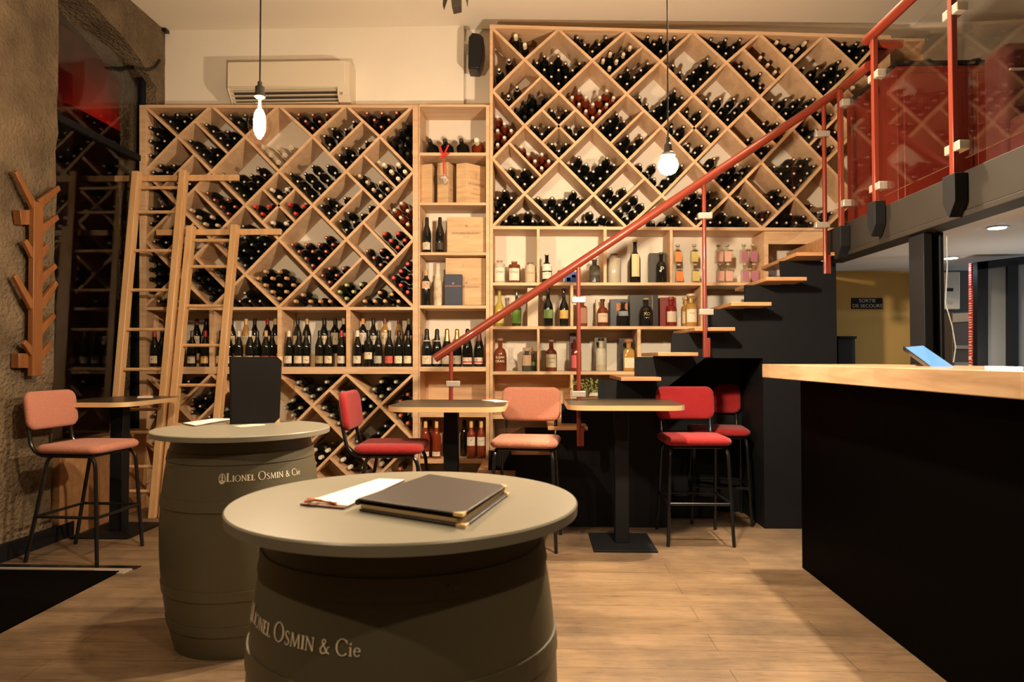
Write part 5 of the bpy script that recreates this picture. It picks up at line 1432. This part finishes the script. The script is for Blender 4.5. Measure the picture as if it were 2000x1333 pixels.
# ================================================================== AIR CONDITIONER, SPEAKER, LAMPS
ac = thing('air_conditioner', 'cream wall mounted air conditioner above the left rack', 'air conditioner', P(566, 200, 5.72))
YA = 5.64; YAW_ = 5.85
A0 = P(444, 119, YA); A1 = P(676, 195, YA)
x0, x1, z1, z0 = A0.x, A1.x, A0.z, A1.z
xe = P(687, 160, YA).x
yz = lambda pts: [Vector((x0, y, z)) for y, z in pts]
MB().prism(yz([(YAW_, z1 - .004), (YA + .015, z1 - .004), (YA + .004, z1 - .02), (YA + .004, z0 + .115), (YA + 0.05, z0 + 0.10), (YA + .12, z0 + .02), (YAW_, z0)]), (x1 - x0 + 0.02, 0, 0)).build('housing', M_AC, ac, bev=0.006)
MB().box(x0 + .003, x1 - .01, YA - .008, YA + .006, z0 + .118, z1 - .012).build('front_panel', M_AC, ac, bev=0.006)
MB().prism(yz([(YAW_, z1 - .012), (YA + .004, z1 - .02), (YA + .004, z0 + .1), (YA + .10, z0 - .002), (YAW_, z0 - .002)]), (0.012, 0, 0)).build('end_cap', M_AC, ac, bev=0.003)
e2 = MB().prism([v + Vector((x1 - x0 - 0.075, 0, 0)) for v in yz([(YAW_, z1 - .012), (YA + .002, z1 - .02), (YA + .002, z0 + .05), (YA + .05, z0), (YAW_, z0)])], (0.10, 0, 0)); e2.build('end_cap', M_AC, ac, bev=0.003)
MB().prism([v + Vector((0.035, 0, 0)) for v in yz([(YA + .03, z0 + .112), (YA + .055, z0 + .112), (YA + .125, z0 + .03), (YA + .10, z0 + .03)])], (x1 - x0 - .12, 0, 0)).build('vent_opening', M_ACDARK, ac)
for k in range(3):
    yy = YA + 0.018 + 0.028 * k; zz = z0 + 0.088 - 0.027 * k
    MB().box(x0 + .035, x1 - .085, yy - .012, yy + .02, zz - .003, zz + .003).build('louvre', M_AC, ac, bev=0.002)
MB().box(x0 + .035, x1 - .085, YA + .075, YA + .13, z0 + .004, z0 + .012).build('lower_flap', M_AC, ac, bev=0.003)
MB().box(x1 - .052, x1 - .030, YA - .003, YA + .003, z0 + .045, z0 + .065).build('display_window', mat('ac_display', (0.35, 0.27, 0.17), 0.4), ac)

sp = thing('loudspeaker', 'black loudspeaker mounted in the wall recess left of the tall rack', 'loudspeaker', P(928, 133, 5.7))
pp = [(914, 133), (935, 134), (941, 118), (944.5, 95), (944, 72), (936, 65), (922, 63), (915, 72)]
slab(MB(), pp, 5.62, 5.80).build('cabinet', M_SPEAKER, sp, bev=0.01)
slab(MB(), [(918, 130), (933, 131), (938, 116), (940, 95), (940, 75), (922, 69), (918, 78)], 5.612, 5.625).build('grille', mat('speaker_grille', (0.006, 0.006, 0.006), 0.8, bump=0.5, bscale=500), sp)
slab(MB(), [(907, 80), (916, 80), (916, 86), (907, 86)], 5.72, 5.93).build('wall_bracket', M_CLIP, sp)

def pendant(x, y, z, kind, label, cordtop=CZ):
    t = thing('pendant_lamp', label, 'pendant lamp', (x, y, z))
    Tm = Matrix.Translation((0, 0, 0))
    MB().cyl((0, 0, .085 if kind == 'globe' else .155), (0, 0, cordtop - z), 0.0035, n=8).build('cord', M_CORD, t, False)
    if kind == 'globe':
        s0 = 0.046
        MB().lathe([(.001, s0 + .09), (.009, s0 + .09), (.009, s0 + .065), (.018, s0 + .055), (.021, s0 + .02), (.032, s0 + .012), (.034, s0), (.001, s0)], 20).build('lamp_socket', M_SOCKET, t, False)
        MB().lathe([(.030, s0 - .004), (.032, s0 - .001), (.032, s0 + .001), (.001, s0 + .002)], 20).build('socket_ring', cap_mat((0.6, 0.55, 0.45)), t, False)
        MB().sphere((0, 0, 0), 0.0475, 28, 18).lathe([(.016, .038), (.014, .047)], 16).build('bulb', M_BULBON, t, False)
    else:
        s0 = 0.10
        MB().lathe([(.001, s0 + .066), (.009, s0 + .066), (.010, s0 + .05), (.019, s0 + .044), (.019, s0 + .02), (.0225, s0 + .016), (.0225, s0 + .002), (.014, s0 - .004), (.001, s0 - .004)], 20).build('lamp_socket', M_SOCKET, t, False)
        MB().lathe([(.001, -.088), (.018, -.082), (.034, -.064), (.0455, -.032), (.047, -.008), (.042, .022), (.030, .052), (.019, .072), (.015, .092), (.014, .098)], 32).build('glass_envelope', M_BULBOFF, t, False)
        MB().lathe([(.001, -.068), (.014, -.060), (.0225, -.038), (.024, .0), (.020, .030), (.011, .048), (.001, .054)], 24).build('filament_cage', M_BULBON, t, False)
        MB().cyl((0, 0, .05), (0, 0, .092), .006, n=10).build('glass_stem', cap_mat((0.6, 0.45, 0.3)), t, False)
    return t
pL = P(507, 237, 2.85); pR = P(1305, 323, 3.40)
pendant(pL.x, 2.85, pL.z, 'pear', 'hanging bare bulb with pear shaped clear glass, in front of the air conditioner')
pendant(pR.x, 3.40, pR.z, 'globe', 'hanging bare globe bulb in front of the tall rack')
tl = thing('track_spotlight', 'dark ceiling spotlight with barn doors at the upper edge', 'spotlight', (P(889, 0, 4.6).x, 4.6, P(889, 12, 4.6).z))
q = P(889, 14, 4.6)
MB().prism([q + Vector(v) for v in ((-.022, 0, 0), (.034, -.005, .01), (.034, .0, .16), (-.038, 0, .16))], (0, .10, 0)).build('lamp_head', M_SOCKET, tl, bev=0.003)
MB().prism([q + Vector(v) for v in ((-.085, 0, .02), (-.07, 0, .13), (-.05, 0, .13))], (0, .08, 0)).build('barn_door', M_SOCKET, tl)
MB().prism([q + Vector(v) for v in ((.075, 0, .035), (.085, 0, .13), (.055, 0, .13))], (0, .08, 0)).build('barn_door', M_SOCKET, tl)
MB().cyl(q + Vector((0, .05, .15)), (q.x, q.y + .05, CZ), .008).build('stem', M_SOCKET, tl)

# ================================================================== STAIRS
YS = 4.83
stairs = thing('staircase', 'open wooden stair climbing in front of the tall rack, black side wall', 'staircase', (0.6, 5.2, 0))
tr_ = [(x, z) for x, z in ((2.054, 1.939), (1.848, 1.769), (1.608, 1.597), (1.360, 1.425), (1.108, 1.253), (0.855, 1.082), (0.605, 0.912), (0.352, 0.742), (0.10, 0.572), (-.152, 0.402), (-.404, 0.232))]
for x, z in tr_:
    MB().box(x - 0.275, x, YS, 5.59, z - 0.026, z).build('tread', M_TREAD, stairs, bev=0.003)
YP = 5.06
def xa(px): return P(px, 900, YP).x
poly = []
for x, z in tr_[1:]:
    poly += [((x + 0.07) * 1.048, z + 0.140), ((x - 0.18) * 1.048, z + 0.140)]
poly = [(2.10, 1.90)] + poly + [(-.654, 0.0), (xa(1302), 0.0), (xa(1302), P(1302, 758, YP).z), (xa(1378), 1.213), (xa(1492), 1.213), (xa(1492), 0.0), (xa(1637), 0.0), (xa(1637), 1.90)]
MB().prism([(x, YP, z) for x, z in poly], (0, 0.03, 0)).build('side_wall', M_BLACK, stairs)
# niche lining
MB().box(xa(1302) - 0.0, xa(1302) + .02, YP + .03, YB - 0.34, 0, P(1302, 758, YP).z).build('niche_side', M_BLACK, stairs)
MB().box(xa(1492), xa(1492) + .02, YP + .03, YW - .01, 0, 1.25).build('niche_side', M_BLACK, stairs)
MB().box(xa(1637) - .02, xa(1637), YP + .03, YW - .06, 0, 1.90).build('end_wall', M_BLACK, stairs)
MB().prism([(xa(1302), YP + .03, P(1302, 758, YP).z), (xa(1378), YP + .03, 1.213), (xa(1378), YP + .03, 1.235), (xa(1302), YP + .03, P(1302, 758, YP).z + .03)], (0, .5, 0)).box(xa(1378), xa(1492), YP + .03, 5.6, 1.213, 1.235).build('niche_soffit', M_BLACK, stairs)
MB().box(xa(1302), xa(1492), 5.60, 5.62, 0, 1.235).build('niche_back', M_BLACK, stairs)
MB().box(-.60, 1.35, YP + .28, YP + .33, 0.02, 0.16).build('inner_stringer', M_BLACK, stairs)
plant = thing('potted_plant', 'small leafy green plant on a stair tread behind the glass', 'plant', (P(1142, 772, 5.3).x, 5.3, 0.912))
ppx = P(1142, 772, 5.3).x
MB().lathe([(.03, 0), (.045, .06), (.04, .06), (.001, .055)], 16, Matrix.Translation((ppx, 5.3, .913))).build('pot', mat('plant_pot', (0.1, 0.08, 0.06), 0.7), plant)
lv = MB(); rnd = random.Random(3)
for k in range(130):
    c = Vector((ppx + rnd.uniform(-.10, .10), 5.3 + rnd.uniform(-.08, .08), .975 + rnd.uniform(-.02, .07)))
    a = Vector((rnd.uniform(-1, 1), rnd.uniform(-1, 1), rnd.uniform(-.5, 1))).normalized(); b = a.orthogonal().normalized()
    lv.add([c, c + a * .014 + b * .008, c + a * .03, c + a * .014 - b * .008], [(0, 1, 2, 3)])
lv.build('leaves', mat('leaf_green', (0.16, 0.20, 0.05), 0.6), plant, smooth=False)

bal = thing('stair_railing', 'red round handrail with thin red posts and clear glass panels along the stair', 'railing', (0.7, YS, 0))
YR = YS - 0.03
h0 = P(849, 701, YR); h1 = P(1634, 181, YR)
XM = 2.0
h2 = PX(1698, 128, XM - .0)
MB().tube([h0, h1] + arc(h1, h1 + (h1 - h0).normalized() * 0.05, h1 + (h2 - h1) * 0.16, 5)[1:] + [h2], 0.029, 16).build('handrail', M_RED, bal)
def zrail(x): return h0.z + (h1.z - h0.z) * (x - h0.x) / (h1.x - h0.x)
posts = []
for px, pyb in ((880.5, 900), (1130.5, 872), (1377, 698), (1612.5, 535)):
    x = P(px, pyb, YR).x; zb_ = P(px, pyb, YR).z; posts.append(x)
    MB().cyl((x, YR, zb_), (x, YR, zrail(x) - .02), 0.0145, n=12).build('post', M_RED, bal)
    MB().box(x - .0, x + .035, YR - .006, YR + .03, zb_, zb_ + .13).build('mounting_plate', M_RED, bal, bev=0.002)
# glass sheets, edges parallel to the stair
gx = [h0.x + 0.10, posts[1] - .008, posts[1] + .012, posts[2] - .008, posts[2] + .012, posts[3] - .008]
gt = P(1330, 430, YR); 
def ztop(x): return zrail(x) - 0.16
def zbot(x):
    a = P(1060, 806, YR); b = P(1500, 500, YR)
    return a.z + (b.z - a.z) * (x - a.x) / (b.x - a.x)
for k in (0, 2, 4):
    a, b = gx[k], gx[k + 1]
    MB().prism([(a, YR + .012, zbot(a)), (b, YR + .012, zbot(b)), (b, YR + .012, ztop(b)), (a, YR + .012, ztop(a))], (0, .010, 0)).build('glass_panel', M_BALGLASS, bal)
for (px, py) in ((885, 750), (1130, 586), (1130, 770), (1377, 422), (1379, 610), (1606, 262), (1606, 440)):
    c = P(px, py, YR)
    MB().box(c.x - .048, c.x + .048, YR - .016, YR + .026, c.z - .020, c.z + .020).build('glass_clip', M_CLIP, bal, bev=0.004)

mbal = thing('mezzanine_railing', 'red balustrade with flat posts and clear glass panels along the mezzanine edge', 'railing', (2.0, 3.6, 2.1))
def ypx(px): return PX(px, 200, XM).y
for px, yb_, ytop_z in ((1641, 446, 2.98), (1708.5, 398, 3.13), (1862, 345, 3.13)):
    y = ypx(px); zb_ = PX(px, yb_, XM).z
    MB().box(XM - .014, XM + .014, y - .018, y + .018, zb_, ytop_z).build('post', M_RED, mbal, bev=0.003)
    MB().prism([(XM - .03, y - .05, zb_ + .004), (XM - .03, y + .05, zb_ + .004), (XM - .03, y + .05, zb_ - .13), (XM - .03, y, zb_ - .20), (XM - .03, y - .05, zb_ - .13)], (.062, 0, 0)).build('bracket', M_BLACK, mbal, bev=0.003)
yj = ypx(1694)
MB().cyl((XM, yj, 3.135), (XM, 1.0, 3.135), .029, n=16).build('handrail', M_RED, mbal)
yk = ypx(1706)
MB().cyl((XM - .01, yk, 3.08), (XM + .17, yk, 3.08), .026, n=14).build('rail_stub', M_RED, mbal)
MB().prism([(XM, yk + .01, 3.07), (XM + .15, yk + .01, 3.07), (XM, yk + .01, 2.93)], (0, .012, 0)).build('gusset', M_RED, mbal)
ya, yb2, yc2 = ypx(1641), ypx(1708.5), ypx(1862)
for a, b in ((ya - .04, yb2 + .04), (yb2 - .04, yc2 + .04), (yc2 - .04, 1.9)):
    MB().prism([(XM + .024, a, 2.16), (XM + .024, b, 2.16), (XM + .024, b, 3.0), (XM + .024, a, 3.0)], (.010, 0, 0)).build('glass_panel', M_BALGLASS, mbal)
for y in (ya, yb2, yc2):
    for z in (2.22, 2.88):
        MB().box(XM - .012, XM + .040, y - .062, y + .062, z - .022, z + .022).build('glass_clip', M_CLIP, mbal, bev=0.004)

# on the mezzanine
rp = thing('red_cabinet', 'dark red panelled cabinet standing on the mezzanine behind the glass', 'cabinet', (2.85, 5.0, 2.1))
MB().box(2.36, 3.35, 4.62, 5.36, 2.10, 3.13).build('body', M_REDPANEL, rp, bev=0.004)
MB().box(2.35, 3.36, 4.61, 5.37, 3.13, 3.16).build('cabinet_top', M_BLACK, rp, bev=0.003)
for k in range(2):
    MB().box(2.40 + .47 * k, 2.84 + .47 * k, 4.612, 4.622, 2.16, 3.08).build('panel', M_REDPANEL, rp, bev=0.006)
for k in range(4):
    c = (2.62 + .16 * k, 4.74, 3.16)
    b = MB().lathe([(.001, 0), (.03, 0), (.034, .05), (.028, .055), (.001, .045)], 14, Matrix.Translation(c))
    tag(b.build('bowl', mat('dark_bowl', (0.03, 0.03, 0.028), 0.3)), 'small dark bowl on the red mezzanine cabinet', 'bowl', 'dark bowls on the red cabinet')
sf = thing('sofa', 'dark red upholstered sofa on the mezzanine', 'sofa', (2.95, 3.5, 2.1))
MB().box(2.42, 3.9, 3.66, 3.86, 2.10, 2.86).build('backrest', M_SOFA, sf, bev=0.05, seg=4)
MB().box(2.42, 3.9, 3.20, 3.66, 2.10, 2.45).build('seat', M_SOFA, sf, bev=0.04, seg=4)
MB().box(2.44, 3.88, 3.645, 3.66, 2.70, 2.708).build('piping', M_METALSTRIP, sf)
rt = thing('round_stool', 'low round black stool on the mezzanine, close behind the glass', 'stool', (2.55, 3.05, 2.1))
MB().lathe([(.001, .24), (.05, .24), (.16, .30), (.22, .36), (.23, .40), (.20, .43), (.001, .44)], 32, Matrix.Translation((2.42, 3.0, 1.96))).build('seat', M_STEEL, rt)
MB().cyl((2.42, 3.0, 2.10), (2.42, 3.0, 2.22), .02).build('stem', M_STEEL, rt)
MB().lathe([(.001, 0), (.14, 0), (.14, .01), (.001, .015)], 24, Matrix.Translation((2.42, 3.0, 2.10))).build('foot_plate', M_STEEL, rt)

# ================================================================== BAR
bar = thing('bar_counter', 'long bar counter with thick oak butcher block top and black front', 'bar counter', (2.0, 2.4, 0))
XB = 1.335
yend = 4.19
MB().box(XB, 2.00, -1.0, yend, 1.098, 1.178).build('worktop', M_BAR, bar, bev=0.004)
MB().box(1.535, 1.95, -1.0, 4.13, 0.0, 1.098).build('front_body', M_BARBLK, bar, bev=0.003)
tb_ = thing('till_screen', 'tilted touch screen with lit blue display at the back of the bar counter', 'screen', P(1812, 700, 3.1))
q0 = [P(1768, 679, 3.34), P(1803, 676, 3.30), P(1864, 718, 2.93), P(1820, 716.5, 2.96)]
nn = (q0[1] - q0[0]).cross(q0[3] - q0[0]).normalized()
if nn.dot(EYE - q0[0]) < 0: nn = -nn
cq = sum((p for p in q0), Vector()) / 4
fr_ = [cq + (p - cq) * 1.12 for p in q0]
MB().prism(fr_, -nn * 0.022).build('casing', M_STEEL, tb_, bev=0.002)
MB().prism([p + nn * 0.0012 for p in q0], -nn * 0.001).build('display', mat('lit_display', (0.02, 0.05, 0.1), 0.3, emis=(0.16, 0.42, 0.85), es=0.75), tb_)
MB().cyl(cq - nn * .02, (cq.x + .03, cq.y + .03, 1.178), .014).cyl((cq.x + .03, cq.y + .03, 1.178), (cq.x + .03, cq.y + .03, 1.186), .06).build('stand', M_STEEL, tb_)
cbl = MB().tube([(2.17, 3.76, 1.87), (2.165, 3.75, 1.7), (2.15, 3.745, 1.5), (2.18, 3.74, 1.38), (2.19, 3.73, 1.27), (2.16, 3.70, 1.19)], .003, 6)
tag(cbl.build('power_cable', mat('grey_cable', (0.35, 0.36, 0.36), 0.5)), 'pale cable hanging down the steel column to the till screen', 'cable')
sg = thing('exit_sign', 'black emergency exit sign with pale capitals on the ochre wall', 'sign', P(1694, 593, 5.875))
slab(MB(), [(1664, 582.5), (1724, 582.5), (1724, 603.5), (1664, 603.5)], 5.868, 5.879).build('plate', M_BLACK, sg)
sgt = MB(); SIGNY = 5.866
for s, px, py in (('SORTIE', 1694, 588.0), ('DE SECOURS', 1694, 598.0)):
    q = P(px, py, SIGNY)
    flat_text(sgt, s, 0.040, lambda u, v: Vector((q.x + u * 1.05, SIGNY, q.z + v)))
sgt.build('lettering', mat('sign_letters', (0.5, 0.46, 0.36), 0.5), sg)
ck = thing('black_cabinet', 'small black cabinet at the end of the corridor beside the stair wall', 'cabinet', (2.4, 5.4, 0))
MB().box(P(1637, 700, 5.3).x, P(1671, 700, 5.3).x, 5.3, 5.7, 0, P(1650, 662, 5.3).z).build('body', M_BLACK, ck, bev=0.004)
MB().box(P(1637, 700, 5.3).x, P(1673, 700, 5.3).x, 5.29, 5.7, P(1650, 662, 5.3).z, P(1650, 657, 5.3).z).build('cabinet_top', M_STEEL, ck, bev=0.003)
bo = thing('boiler', 'white wall mounted boiler in the kitchen corner behind the bar', 'boiler', P(1858, 605, 5.6))
slab(MB(), [(1839, 531), (1876, 531), (1876, 605), (1839, 605)], 5.55, 5.86).build('casing', mat('boiler_white', (0.42, 0.38, 0.30), 0.5), bo, bev=0.01)
slab(MB(), [(1851, 563), (1862, 563), (1862, 569), (1851, 569)], 5.54, 5.56).build('display', M_BLACK, bo)
slab(MB(), [(1854, 588), (1860, 588), (1860, 594), (1854, 594)], 5.54, 5.56).build('dial', M_CLIP, bo)
fg = thing('bottle_fridge', 'dark glass fronted fridge below the boiler', 'fridge', P(1880, 715, 5.4))
slab(MB(), [(1860, 611), (1897, 609), (1897, 1000), (1860, 1000)], 5.40, 5.8).build('casing', mat('fridge_dark', (0.05, 0.04, 0.032), 0.5), fg, bev=0.004)
slab(MB(), [(1862, 613), (1895, 611), (1895, 628), (1862, 630)], 5.39, 5.41).build('header', mat('fridge_header', (0.25, 0.2, 0.13), 0.5), fg)
for y in (675, 708):
    slab(MB(), [(1866, y), (1894, y), (1894, y + 7), (1866, y + 7)], 5.385, 5.41).build('shelf', mat('fridge_shelf', (0.2, 0.18, 0.15), 0.5), fg)
rw = MB(); slab(rw, [(1897, 514), (1908.5, 514), (1908.5, 980), (1897, 980)], 5.0, 5.03)
tag(rw.build('screen_panel', wave_mat()), 'narrow red panel printed with white waves beside the sliding doors', 'panel')
sd = thing('sliding_door', 'black framed sliding doors with grey panes behind the bar', 'door', P(1960, 800, 4.95))
slab(MB(), [(1909, 512), (2010, 500), (2010, 515), (1909, 527)], 4.93, 4.98).build('frame_rail', M_BLACK, sd)
for a, b in ((1909, 1930), (1968, 1989)):
    slab(MB(), [(a, 512), (b, 510), (b, 1000), (a, 1000)], 4.93, 4.98).build('frame_stile', M_BLACK, sd)
for a, b in ((1930, 1968), (1989, 2060)):
    slab(MB(), [(a, 512), (b, 505), (b, 1000), (a, 1000)], 4.95, 4.96).build('pane', mat('frosted_pane', (0.16, 0.17, 0.18), 0.3), sd)
for (x, y) in DOWN:
    t = thing('downlight', 'recessed round downlight in the low ceiling, ' + ('nearer the room' if y < 4 else 'farther back by the kitchen'), 'downlight', (x, y, 1.935))
    MB().lathe([(.055, 1.931), (.042, 1.929), (.042, 1.9345), (.055, 1.9345)], 24, Matrix.Translation((x, y, 0))).build('trim_ring', M_LOWCEIL, t)
    MB().lathe([(.001, 1.9270), (.041, 1.9270), (.041, 1.9345), (.001, 1.9345)], 24, Matrix.Translation((x, y, 0))).build('lens', mat('downlight_lens', (1, 1, 1), 0.5, emis=(0.85, 0.93, 1.0), es=25), t)

# ================================================================== DOOR MAT
dm = thing('door_mat', 'black sunken door mat with aluminium edge beside the stone pier', 'door mat', (-2.75, 3.0, 0))
MB().box(-3.15, -2.36, 1.2, 3.90, 0.0, 0.010).build('mat', M_MAT, dm)
MB().box(-3.15, -2.32, 3.93, 3.96, 0.0, 0.006).box(-2.52, -2.32, 3.87, 3.93, 0, .006).build('edge_strip', M_METALSTRIP, dm)
MB().box(-3.15, -2.30, 3.96, 4.02, 0.0, 0.004).build('rubber_border', M_STEEL, dm)

# ------------------------------------------------------------------ small fittings
k = MB().tube([PX(214, 128, -3.40), PX(232, 134, -3.34), PX(258, 133, -3.28), PX(262, 132, -3.17), PX(290, 137, -3.17), PX(303, 132, -3.17), PX(312, 118, -3.17)], 0.011, 8)
tag(k.build('wall_cable', M_CORD), 'black cable running across the stone under the arch to the plaster wall', 'cable')
sn = thing('wall_sensor', 'tiny black sensor under the ceiling in the corner by the stone arch', 'sensor', P(320, 60, 5.83))
slab(MB(), [(314, 53), (324, 54), (324, 61), (316, 60)], 5.79, 5.85).build('body', M_SPEAKER, sn, bev=0.004)
so = thing('wall_socket', 'square electrical socket inside the shelf column behind the thin red post', 'socket', P(889, 755, 5.89))
slab(MB(), [(882, 743), (894, 743), (894, 755), (882, 755)], 5.885, 5.90).build('cover_plate', mat('socket_plate', (0.35, 0.3, 0.22), 0.5), so, bev=0.002)
MB().cyl(P(888, 749, 5.884), P(888, 749, 5.886), 0.012).build('outlet', M_SOCKET, so)
